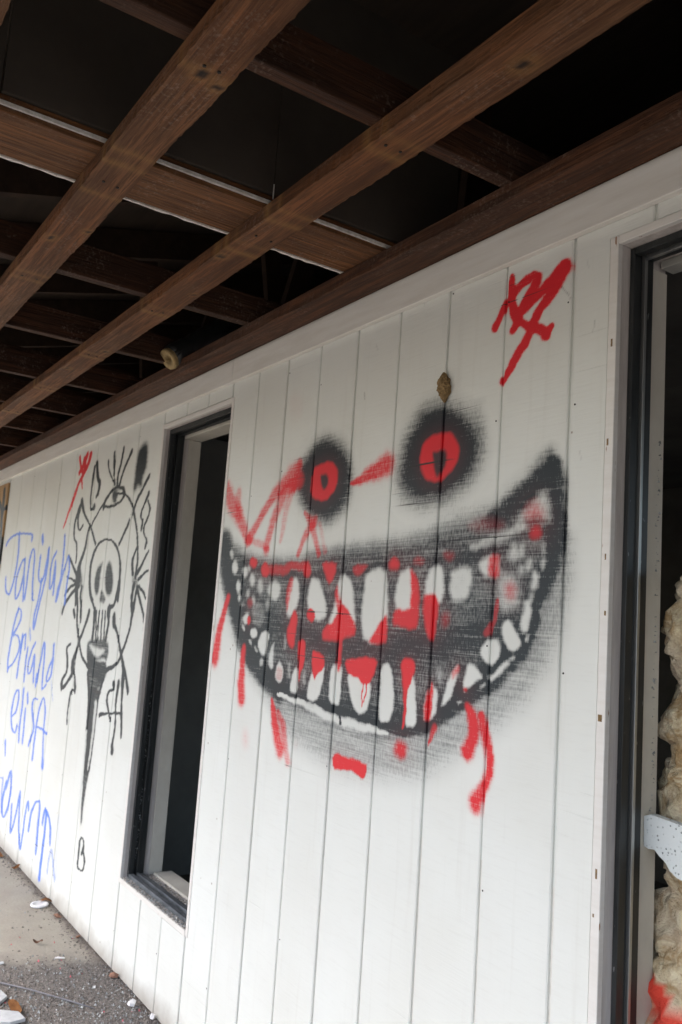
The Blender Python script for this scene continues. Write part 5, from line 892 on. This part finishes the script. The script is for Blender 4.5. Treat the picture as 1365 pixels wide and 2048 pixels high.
# ------------------------------------------------------------------ open timber ceiling of the porch
ceil = empty('porch_ceiling', (-2, -.6, ZL), None, label='stripped brown timber ceiling of the porch with its attic open above', category='ceiling')
CINV = Matrix.Translation((2, .6, -ZL))
def cadd(o): o.parent = ceil; o.matrix_parent_inverse = CINV; return o
JX = [3.0, 2.39, 1.78, 1.17, .56, -.095, -.705, -1.315, -2.535, -3.173, -3.826, -4.427, -5.043, -5.66, -6.27, -6.88, -7.5, -8.1]
def strap(name, y0, y1, z0, z1, mat, x0=-8.6, x1=3.5, knots=(), stains=True, dx=.012):
    ny = max(2, round((y1 - y0) / .01)); nx = round((min(x1, .0) - x0) / dx)
    xs = np.concatenate([np.linspace(x0, min(x1, 0), nx + 1), [x1] if x1 > 0 else []]); ys = np.linspace(y0, y1, ny + 1)
    XX, YY = np.meshgrid(xs, ys, indexing='ij'); n = XX.size
    ph = y0 * 50
    wob = .0011 * np.sin(XX * 3.1 + ph) + .0006 * np.sin(XX * 11 + YY * 30)
    edgew = .0013 * np.sin(XX * 5 + ph) + .0009 * np.sin(XX * 17) + rng.normal(0, .0009, len(xs))[:, None] * (np.abs(YY - (y0 + y1) / 2) > (y1 - y0) * .45)
    E0 = np.abs(YY - y0) < 1e-6; E1 = np.abs(YY - y1) < 1e-6
    ch = np.where(E0 | E1, .002, 0)
    V = np.stack([XX, YY + edgew, z0 + wob + ch], -1).reshape(-1, 3)
    I = np.arange(n).reshape(XX.shape)
    q = np.stack([I[:-1, :-1], I[:-1, 1:], I[1:, 1:], I[1:, :-1]], -1).reshape(-1, 4)
    top0 = n + np.arange(len(xs)); top1 = top0 + len(xs)
    T = np.concatenate([np.stack([xs, np.full(len(xs), y0), np.full(len(xs), z1)], -1), np.stack([xs, np.full(len(xs), y1), np.full(len(xs), z1)], -1)])
    s0 = np.stack([I[:-1, 0], I[1:, 0], top0[1:], top0[:-1]], -1); s1 = np.stack([I[1:, -1], I[:-1, -1], top1[:-1], top1[1:]], -1)
    tt = np.stack([top0[:-1], top0[1:], top1[1:], top1[:-1]], -1)
    AV = np.concatenate([V, T]); AF = np.concatenate([q, s0, s1, tt])
    me = bpy.data.meshes.new(name); me.from_pydata(AV.tolist(), [], AF.tolist())
    S = np.zeros(len(AV)); K = np.zeros(len(AV)); X, Y = AV[:, 0], AV[:, 1]
    if stains:
        for jx in JX + [-1.937, -1.72]:
            for off, w_, am in ((-.006, .014, .8), (.052, .012, .55)):
                if rng.random() < .85: S = np.maximum(S, am * rng.uniform(.5, 1) * np.exp(-((X - jx - off + .0015 * np.sin(Y * 60 + jx)) / w_) ** 2))
    for kx, ky, r in knots:
        d = np.hypot((X - kx) / (r * 1.25), (Y - ky) / r)
        K = np.maximum(K, 1 - sstep((d - .7) / .6)); S = np.maximum(S, .6 * np.exp(-(d - 1.6) ** 2 / 1.2))
    at = me.color_attributes.new('stain', 'FLOAT_COLOR', 'POINT')
    at.data.foreach_set('color', np.stack([S, K, K * 0, K * 0 + 1], -1).astype(np.float32).ravel())
    o = link(name, me, mat); cadd(o); o['label'] = {-.88: 'outer flat strap nailed under the joists', -.484: 'middle flat strap nailed under the joists'}.get(round(y0, 3), ''); 
    if not o['label']: del o['label']
    return o
strap('strap', -1.255, -1.154, ZL, ZL + .038, M['strap'])
strap('strap', -.880, -.784, ZL, ZL + .038, M['strap'], knots=((-1.325, -.838, .009), (-1.343, -.800, .008), (-2.201, -.859, .008), (-2.10, -.795, .006), (-3.9, -.82, .008)))
strap('strap', -.484, -.390, ZL, ZL + .038, M['strap'], knots=((-.952, -.430, .010), (-1.999, -.470, .008), (-3.063, -.42, .008), (-3.4, -.46, .007), (-2.3, -.41, .005)))
strap('wall_plate', -.128, -.040, ZL, ZL + .038, M['ledger'], stains=False)
strap('wall_plate', -.0385, -.0005, ZL + .012, ZL + .038, M['ledger'], stains=False)
# joists across, bearing on the straps
jm = None
for x in JX:
    if jm is None:
        bm = bmesh.new(); bm_box(bm, 0, .038, -2.0, .16, 0, .10); jm = bm_done(bm, 'joist', bevel=.002)
    o = link('joist', jm, M['joist']); o.location = (x, 0, ZL + .0385); o.rotation_euler = (0, rng.uniform(-.015, .015), rng.uniform(-.003, .003)); cadd(o)
for x in [q for q in JX if q < -2.2]:
    cadd(box('batten', x + .30, x + .33, -2.0, 1.6, ZL + .20, ZL + .245, M['joist'], None, .001))
# wide bottom plate with torn drywall strips on both sides
cadd(box('bottom_plate', -1.900, -1.752, -2.0, .16, ZL + .0385, ZL + .075, M['plank'], None, .002))
cadd(box('bottom_plate', -1.937, -1.903, -2.0, .16, ZL + .041, ZL + .070, M['plank'], None, .002))
def ragged(name, x0, x1, y0, y1, z0, z1, mat, amp, seed):
    r = random.Random(seed); bm = bmesh.new(); n = int((y1 - y0) / .02); rows = []
    for i in range(n + 1):
        y = y0 + (y1 - y0) * i / n; a = r.uniform(-amp, amp) * (1 if r.random() < .5 else .3)
        rows.append([bm.verts.new(p) for p in ((x0 + a, y, z0 + r.uniform(0, amp * .4)), (x1, y, z0), (x1, y, z1), (x0 + a, y, z1))])
    for a, b in zip(rows, rows[1:]):
        for k in range(4): bm.faces.new((a[k], a[(k + 1) % 4], b[(k + 1) % 4], b[k]))
    bm.faces.new(rows[0][::-1]); bm.faces.new(rows[-1])
    return cadd(link(name, bm_done(bm, name), mat))
ragged('plaster_strip', -1.9475, -1.9375, -2.0, .16, ZL + .0385, ZL + .060, M['gypsum'], .005, 3)
ragged('plaster_strip', -1.7515, -1.7445, -2.0, .15, ZL + .050, ZL + .058, M['gypsum'], .0015, 5)
# drywall sheets standing on the plate, up into the attic
for a, b_ in ((-2.0, -1.094), (-1.090, -.4655), (-.4635, .11)):
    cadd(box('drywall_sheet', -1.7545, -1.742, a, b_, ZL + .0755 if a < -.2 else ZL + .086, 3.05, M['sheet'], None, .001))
cadd(box('tape_crack', -1.7415, -1.7405, -.4665, -.4635, ZL + .062, ZL + .10, M['gypsum'], None, 0))
# nails where the straps cross the joists
nm = bmesh.new(); bmesh.ops.create_cone(nm, segments=8, radius1=.0035, radius2=.0035, depth=.002, cap_ends=True); nmesh = bm_done(nm, 'nail')
for (ya, yb) in ((-.880, -.784), (-.484, -.390)):
    for jx in [x for x in JX if -6.3 < x < -.05] + [-1.84]:
        for k in (.3, .68):
            o = link('nail', nmesh, M['nail']); o.location = (jx + .019 + rng.uniform(-.006, .006), ya + (yb - ya) * k + rng.uniform(-.006, .006), ZL - .0012); cadd(o)
# attic: rafters and roof deck, gable boards at the porch edge
def rafter(x):
    bm = bmesh.new()
    pts = [(-2.15, 2.56), (3.4, 4.0), (3.4, 4.14), (-2.15, 2.70)]
    a = [bm.verts.new((x, y, z)) for y, z in pts]; b = [bm.verts.new((x + .04, y, z)) for y, z in pts]
    bm.faces.new(a); bm.faces.new(b[::-1])
    for i in range(4): bm.faces.new((a[i], b[i], b[(i + 1) % 4], a[(i + 1) % 4]))
    return bm_done(bm, 'rafter')
for i, x in enumerate(JX):
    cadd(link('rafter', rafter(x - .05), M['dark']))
for x in (-.25, -.9, -2.2, -2.75, -3.4, -4.05, -4.6):
    bm = bmesh.new(); v = bm_box(bm, -.019, .019, -.04, .04, 0, .95); me_ = bm_done(bm, 'web')
    o = link('truss_web', me_, M['dark']); o.location = (x, .32 + .2 * math.sin(x * 5), ZL + .09); o.rotation_euler = (math.radians(14 * math.sin(x * 3)), 0, 0); cadd(o)
bm = bmesh.new()
vs = [bm.verts.new(p) for p in ((-8.7, -2.35, 2.653), (3.6, -2.35, 2.653), (3.6, 3.6, 4.197), (-8.7, 3.6, 4.197))]
vt = [bm.verts.new(v.co + Vector((0, 0, .03))) for v in vs]
bm.faces.new(vs); bm.faces.new(vt[::-1])
for i in range(4): bm.faces.new((vs[i], vt[i], vt[(i + 1) % 4], vs[(i + 1) % 4]))
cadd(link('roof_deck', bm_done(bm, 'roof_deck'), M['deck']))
cadd(box('fascia', -8.7, 3.6, -2.15, -2.11, 2.36, 2.66, M['trim'], None, .003))
cadd(box('gable_boarding', -8.66, -8.62, -2.1, 3.5, 2.42, 4.3, M['dark'], None)); cadd(box('gable_boarding', 3.52, 3.56, -2.1, 3.5, 2.42, 4.3, M['dark'], None))
cadd(box('attic_back_wall', -8.6, 3.5, 3.52, 3.56, 2.42, 4.3, M['dark'], None))

# ------------------------------------------------------------------ things on and in the wall
# plywood sheet fixed over the far end
ps = board('plywood_sheet', -7.5, -6.292, .25, 2.262, M['plywood'], None, (.008, .006), y=-.014, thick=.013, which=PLY,
           label='tan plywood sheet with a black scribble nailed over the far left end of the wall', category='plywood')
# mud nest
def lump(name, loc, dims, mat, seed, sub=3, amp=.25, freq=6, **props):
    bm = bmesh.new(); bmesh.ops.create_icosphere(bm, subdivisions=sub, radius=1)
    for v in bm.verts:
        n = mnoise.fractal(v.co * freq * .3 + Vector((seed, 0, 0)), 1, 2, 4)
        v.co = Vector((v.co.x * dims[0], v.co.y * dims[1], v.co.z * dims[2])) * (1 + amp * n)
    o = link(name, bm_done(bm, name, True), mat, None, **props); o.location = loc; return o
bm = bmesh.new(); bmesh.ops.create_icosphere(bm, subdivisions=4, radius=1)
for v in bm.verts:
    z = v.co.z; w = .0150 * (1.25 + .5 * z if z < .2 else 1.15 - .35 * (z - .2)) if z < .2 else .0170 * (1.2 - .75 * (z - .2))
    w *= .75 + .5 * max(0, min(1, (z + 1) * 1.2)) if z < 0 else 1
    n = mnoise.fractal(Vector((v.co.x * 3, v.co.y * 3, z * 5)), 1, 2, 4)
    n2 = mnoise.noise(Vector((v.co.x * 9, v.co.y * 9, z * 14)))
    v.co = Vector((v.co.x * w * (1 + .35 * n + .18 * n2) - .004 * z, v.co.y * .013 * (1 + .3 * n), z * .040 * (1 + .06 * n2)))
o = link('mud_nest', bm_done(bm, 'mud_nest', False), M['mud'], None, label='small brown mud wasp nest stuck in the groove above the larger red eye', category='nest')
o.location = (-1.614, -.006, 2.041)

# insulated duct poking out between joists above the wall plate
duct = empty('insulated_duct', (-3.10, -.155, 2.41), None, label='cut black flexible duct with a yellow wool lining ending above the wall plate', category='duct')
d0 = Vector((-3.10, -.165, 2.408)); dd = Vector((.06, .76, .60)).normalized()
def ring_tube(name, r_out, r_in, L0, L1, mat, rough, seed, rings=14, n=28):
    bm = bmesh.new(); s = dd.cross(Vector((1, 0, 0))).normalized(); t = dd.cross(s)
    R_ = []
    for i in range(rings + 1):
        f = L0 + (L1 - L0) * i / rings
        for_r = []
        for k in range(n):
            a = 2 * math.pi * k / n; nz = mnoise.fractal(Vector((math.cos(a) * 1.4 + seed, math.sin(a) * 1.4, f * 26)), 1, 2, 3)
            rr = r_out * (1 + rough * nz) * (1 + (.05 if i % 2 else 0)); c_ = math.cos(a); s_ = math.sin(a)
            for_r.append(bm.verts.new(d0 + dd * f + (t * c_ * 1.12 + s * s_ * .92) * rr))
        R_.append(for_r)
    inner = [[bm.verts.new(d0 + dd * f + (t * math.cos(2 * math.pi * k / n) * 1.2 + s * math.sin(2 * math.pi * k / n) * .62) * r_in * (1 + .2 * mnoise.noise(Vector((k * .5, seed, f * 9))))) for k in range(n)] for f in (L0 + .003, L1)]
    for A_, B_ in zip(R_, R_[1:]):
        for k in range(n): bm.faces.new((A_[k], A_[(k + 1) % n], B_[(k + 1) % n], B_[k]))
    for k in range(n): bm.faces.new((R_[0][k], inner[0][k], inner[0][(k + 1) % n], R_[0][(k + 1) % n])); bm.faces.new((inner[0][k], inner[1][k], inner[1][(k + 1) % n], inner[0][(k + 1) % n]))
    bm.faces.new(inner[1])
    o = link(name, bm_done(bm, name, True), mat, duct); o.matrix_parent_inverse = par_inv(duct); return o
ring_tube('jacket', .052, .046, .018, .34, M['duct'], .08, 2)
ring_tube('wool_lining', .046, .024, 0, .12, M['wool_ring'], .10, 5)

# insulation seen inside the right window
wi = empty('insulation_batt', (-1.0, .25, .45), None, label='torn yellow fibreglass batt hanging inside the right window, red paint at its foot', category='insulation')
def batt(cx, cy, cz, dx, dy, dz, seed, red=False):
    bm = bmesh.new(); bmesh.ops.create_icosphere(bm, subdivisions=5, radius=1)
    for v in bm.verts:
        c_ = v.co.copy(); sgn = lambda q: math.copysign(abs(q) ** .6, q)
        b_ = Vector((sgn(c_.x) * dx, sgn(c_.y) * dy, sgn(c_.z) * dz))
        n = mnoise.fractal(Vector((b_.x * 9 + seed, b_.y * 9, b_.z * 9)), 1, 2, 4); n2 = mnoise.noise(Vector((b_.x * 40, b_.y * 40 + seed, b_.z * 26)))
        v.co = b_ + c_ * (.036 * n + .014 * n2 + .016 * mnoise.noise(Vector((b_.x * 90, b_.y * 90, b_.z * 55 + seed)))) + Vector((cx - .012, cy, cz))
    me = bm_done(bm, 'wool_lump', True)
    co = np.empty(len(me.vertices) * 3); me.vertices.foreach_get('co', co); co = co.reshape(-1, 3)
    S = np.zeros(len(co))
    if red:
        for kind, c__, op, soft, a in REDB:
            X, Z = co[:, 0], co[:, 2]; ins = np.zeros(len(X), bool)
            for i in range(len(a)):
                p, q = a[i], a[(i + 1) % len(a)]
                if p[1] != q[1]: ins ^= ((p[1] > Z) != (q[1] > Z)) & (X < (q[0] - p[0]) * (Z - p[1]) / (q[1] - p[1]) + p[0])
            S = np.maximum(S, ins * op * (co[:, 1] < cy + .01))
    at = me.color_attributes.new('stain', 'FLOAT_COLOR', 'POINT'); at.data.foreach_set('color', np.stack([S, S * 0, S * 0, S * 0 + 1], -1).astype(np.float32).ravel())
    o = link('wool_lump', me, M['wool'], wi); o.matrix_parent_inverse = par_inv(wi); return o
batt(-.985, .225, 1.505, .105, .052, .098, 1); batt(-.995, .235, 1.33, .100, .055, .125, 7); batt(-.99, .230, 1.12, .108, .058, .13, 13)
batt(-.985, .225, .93, .118, .056, .11, 19); batt(-.975, .222, .75, .135, .06, .13, 27, True); batt(-.99, .23, .54, .10, .05, .12, 33)

# broken ceiling tile
pts = [(-1.0905, 1.105), (-1.077, 1.111), (-1.006, 1.105), (-.93, 1.10), (-.80, 1.07), (-.80, .93), (-.93, .965), (-1.004, 1.007), (-1.018, 1.010), (-1.031, 1.018), (-1.040, 1.030), (-1.055, 1.039), (-1.066, 1.048), (-1.078, 1.046), (-1.0895, 1.049)]
bm = bmesh.new(); a = [bm.verts.new((x, .118, z)) for x, z in pts]; b_ = [bm.verts.new((x + .002, .133, z + .001)) for x, z in pts]
bm.faces.new(a); bm.faces.new(b_[::-1])
for i in range(len(pts)): bm.faces.new((a[i], a[(i + 1) % len(pts)], b_[(i + 1) % len(pts)], b_[i]))
link('ceiling_tile', bm_done(bm, 'ceiling_tile'), M['tile'], None, label='broken piece of white pitted ceiling tile wedged across the insulation in the right window', category='ceiling tile')

# ------------------------------------------------------------------ crumbs of glass and dirt
def crumbs(name, n, xf, yf, zf, s0, s1, mat, **props):
    pts = np.stack([xf(n), yf(n), zf(n)], -1); return link(name, shards_mesh(name, pts, rng.uniform(s0, s1, n) * rng.uniform(.5, 1, n)), mat, None, **props)
U = rng.uniform
crumbs('sill_grit', 2600, lambda n: U(WX0 + .01, WX1 - .01, n), lambda n: np.where(U(0, 1, n) < .5, rng.normal(.012, .009, n).clip(.003, .027), rng.normal(.112, .016, n).clip(.094, .15)),
       lambda n: np.full(n, WZ0 - .001), .004, .013, M['sillgrit'], kind='stuff', label='grey grit and dirt lying along the sill of the empty left window', category='grit')
crumbs('sill_glass', 700, lambda n: U(WX0 + .01, WX1 - .01, n), lambda n: np.where(U(0, 1, n) < .5, rng.normal(.014, .008, n).clip(.002, .025), rng.normal(.108, .016, n).clip(.094, .15)),
       lambda n: WZ0 + U(0, .004, n), .003, .010, M['glass'], kind='stuff', label='crumbs of broken window glass along the sill of the empty left window', category='broken glass')
for (nm_, x, ya, z0, z1, cnt, lb) in (('jamb_glass', WX0 + .009, .052, .42, 1.15, 160, 'crumbs of glass left in the channel of the left window frame'),
                                      ('jamb_glass', DX0 + .003, .140, 1.10, 1.86, 90, 'line of glass crumbs left along the side of the right window')):
    zz = U(z0, z1, cnt); pts = np.stack([np.full(cnt, x) + U(-.002, .003, cnt), ya + rng.normal(0, .0025, cnt), zz + .004 * np.sin(zz * 80)], -1)
    link(nm_, shards_mesh(nm_, pts, U(.002, .008, cnt) * U(.4, 1, cnt), .7), M['glass'], None, kind='stuff', label=lb, category='broken glass')
# grit on the paving
def zone_ok(x, y): return x - .35 * y + .22 * mnoise.noise(Vector((x * 4, y * 4, 0))) + .12 * mnoise.noise(Vector((x * 13, y * 13, 3)))
P_g, P_w, P_p = [], [], []
while len(P_g) < 26000:
    x = U(-4.3, -1.6); y = -abs(rng.normal(0, .55)); 
    if y < -1.6: continue
    e = zone_ok(x, y)
    if e > -3.45 + rng.normal(0, .10): P_g.append((x, y, 0.0))
for _ in range(2600):
    x = U(-8, -1.6); y = -abs(rng.normal(0, .03)) - .001; P_g.append((x, y, 0))
for _ in range(500):
    P_g.append((U(-8, -3.4), -abs(rng.normal(0, .5)), 0))
link('grit', shards_mesh('grit', P_g, U(.004, .014, len(P_g)) * U(.5, 1, len(P_g))), M['gritpiece'], None, kind='stuff', label='dark grit and rubble dust on the paving at the foot of the wall', category='grit')
while len(P_w) < 3600:
    x = U(-4.2, -1.6); y = -abs(rng.normal(0, .5))
    if y < -1.5: continue
    if zone_ok(x, y) > -3.38 + rng.normal(0, .13): P_w.append((x, y, .001))
for _ in range(160): P_w.append((U(-7, -3.4), -abs(rng.normal(0, .4)), .001))
link('crushed_glass', shards_mesh('crushed_glass', P_w, U(.004, .012, len(P_w)) * U(.5, 1, len(P_w)), .8), M['glass'], None, kind='stuff', label='glittering crushed glass scattered on the dark gritty paving', category='broken glass')
for _ in range(26): P_p.append((U(-4.0, -2.4), -abs(rng.normal(0, .25)), .001))
link('pink_crumbs', shards_mesh('pink_crumbs', P_p, U(.004, .009, len(P_p)), .8), M['pink_bit'], None, kind='stuff', label='few pink crumbs among the crushed glass', category='crumbs')

# single pieces on the paving
def scrap(name, x, y, w, h, rot, mat, seed, thick=.003, n=7, tilt=0, **props):
    r = random.Random(seed); bm = bmesh.new(); P2 = []
    for k in range(n):
        a = 2 * math.pi * k / n + r.uniform(-.25, .25); q = r.uniform(.8, 1.1); P2.append((math.cos(a) * w * q / 2, math.sin(a) * h * q / 2))
    z_ = [r.uniform(0, .006) for _ in P2]
    A_ = [bm.verts.new((p[0], p[1], z)) for p, z in zip(P2, z_)]; B_ = [bm.verts.new((p[0] * .97, p[1] * .97, z + thick)) for p, z in zip(P2, z_)]
    ca = bm.verts.new((0, 0, .002)); cb = bm.verts.new((0, 0, .004 + thick))
    for k in range(n):
        k2 = (k + 1) % n; bm.faces.new((A_[k], B_[k], B_[k2], A_[k2])); bm.faces.new((A_[k2], ca, A_[k])); bm.faces.new((B_[k], cb, B_[k2]))
    o = link(name, bm_done(bm, name), mat, None, **props); o.location = (x, y, .003 + abs(math.sin(tilt)) * w / 2); o.rotation_euler = (0, tilt, rot); return o
scrap('paper_scrap', -3.134, -.046, .030, .036, .4, M['white_scrap'], 1, .012, 5, .3, label='white scrap lying on the grit a hand away from the wall', category='scrap')
scrap('paper_scrap', -3.005, -.020, .020, .026, 1.1, M['white_scrap'], 2, .014, 5, .3, label='white scrap touching the foot of the wall, nearest the bottom edge', category='scrap')
scrap('paper_scrap', -3.659, -.155, .044, .014, .9, M['white_scrap'], 3, .004, 6, label='narrow white scrap where the grit meets the clean concrete', category='scrap')
scrap('paper_scrap', -3.70, -.375, .028, .016, .2, M['grey_scrap'], 9, .004, 6, label='small grey scrap on the edge of the grit, furthest from the wall', category='scrap')
scrap('tile_piece', -3.40, -.475, .16, .11, .3, M['grey_scrap'], 4, .010, 6, label='pale grey broken flat piece lying on the grit behind the orange leaf', category='broken piece')
scrap('tile_piece', -3.215, -.475, .15, .10, .9, M['grey_scrap'], 5, .010, 6, label='pale grey broken flat piece lying on the grit in front of the orange leaf', category='broken piece')
def leaf(x, y, L, W, rot, seed, mat, **props):
    bm = bmesh.new(); n = 8; Lf, Rt, Md = [], [], []
    for i in range(n + 1):
        f = i / n; w = W * math.sin(math.pi * f) ** .7 * .5; zz = .004 + .012 * math.sin(f * 3 + seed) ** 2
        Md.append(bm.verts.new(((f - .5) * L, 0, zz))); Lf.append(bm.verts.new(((f - .5) * L, w + .0005, zz + .006))); Rt.append(bm.verts.new(((f - .5) * L, -w - .0005, zz + .004)))
    for i in range(n): bm.faces.new((Md[i], Md[i + 1], Lf[i + 1], Lf[i])); bm.faces.new((Rt[i], Rt[i + 1], Md[i + 1], Md[i]))
    bmesh.ops.solidify(bm, geom=bm.faces[:], thickness=.0008)
    o = link('dry_leaf', bm_done(bm, 'dry_leaf', True), mat, None, category='leaf', **props); o.location = (x, y, .002); o.rotation_euler = (0, 0, rot); return o
leaf(-3.275, -.425, .11, .035, .15, 1, M['leaf'], label='orange dry leaf between the two pale flat pieces on the grit')
leaf(-3.851, -.195, .045, .02, .8, 2, M['brick_bit'], label='small reddish dry leaf out on the clean concrete')
leaf(-4.355, -.030, .07, .03, 1.2, 3, M['leaf'], label='yellow brown leaf lying beside the white ring lid')
leaf(-5.22, -.055, .09, .035, .3, 4, M['leaf'], label='brown leaf by the far foot of the wall, at the left edge of the photo')
leaf(-4.95, -.025, .06, .025, 2.1, 5, M['leaf'], label='small brown leaf against the wall foot under the blue writing')
def bits(x, y, s, seed, lb):
    o = lump('brick_bit', (x, y, s * .35), (s * .6, s * .32, s * .28), M['brick_bit'], seed, 1, .6, 5, category='brick bit'); o['label'] = lb; o.data.polygons.foreach_set('use_smooth', [False] * len(o.data.polygons)); o.rotation_euler = (0, 0, seed)
bits(-3.40, -.022, .035, 1, 'brown brick fragment against the wall foot below the corner of the left window')
bits(-3.86, -.018, .024, 2, 'small brown fragment against the wall foot beside a groove left of the window')
bits(-4.14, -.03, .03, 4, 'dark brown fragment near the wall foot just this side of the ring lid')
# ring-shaped lid
bm = bmesh.new(); rings = []
for rr, zz in ((.040, .001), (.043, .007), (.040, .012), (.030, .012), (.026, .006), (.010, .005)):
    rings.append([bm.verts.new((rr * math.cos(2 * math.pi * k / 24), rr * math.sin(2 * math.pi * k / 24), zz)) for k in range(24)])
for a, b_ in zip(rings, rings[1:]):
    for k in range(24): bm.faces.new((a[k], a[(k + 1) % 24], b_[(k + 1) % 24], b_[k]))
bm.faces.new(rings[-1]); bm.faces.new(rings[0][::-1])
o = link('cup_lid', bm_done(bm, 'cup_lid', True), M['white_scrap'], None, label='round white plastic lid lying on the concrete near the wall', category='lid'); o.location = (-4.328, -.062, .001)
# thin cable on the grit
cp = [(-4.2, -.62, .006), (-3.75, -.50, .008), (-3.52, -.43, .010), (-3.40, -.34, .012), (-3.29, -.26, .010), (-3.221, -.208, .007), (-3.17, -.17, .004)]
link('cable', tube_mesh(cp, [.0028] * 6 + [.0015], 8, 'cable'), M['cable'], None, label='thin grey wire curving across the gritty paving', category='cable')
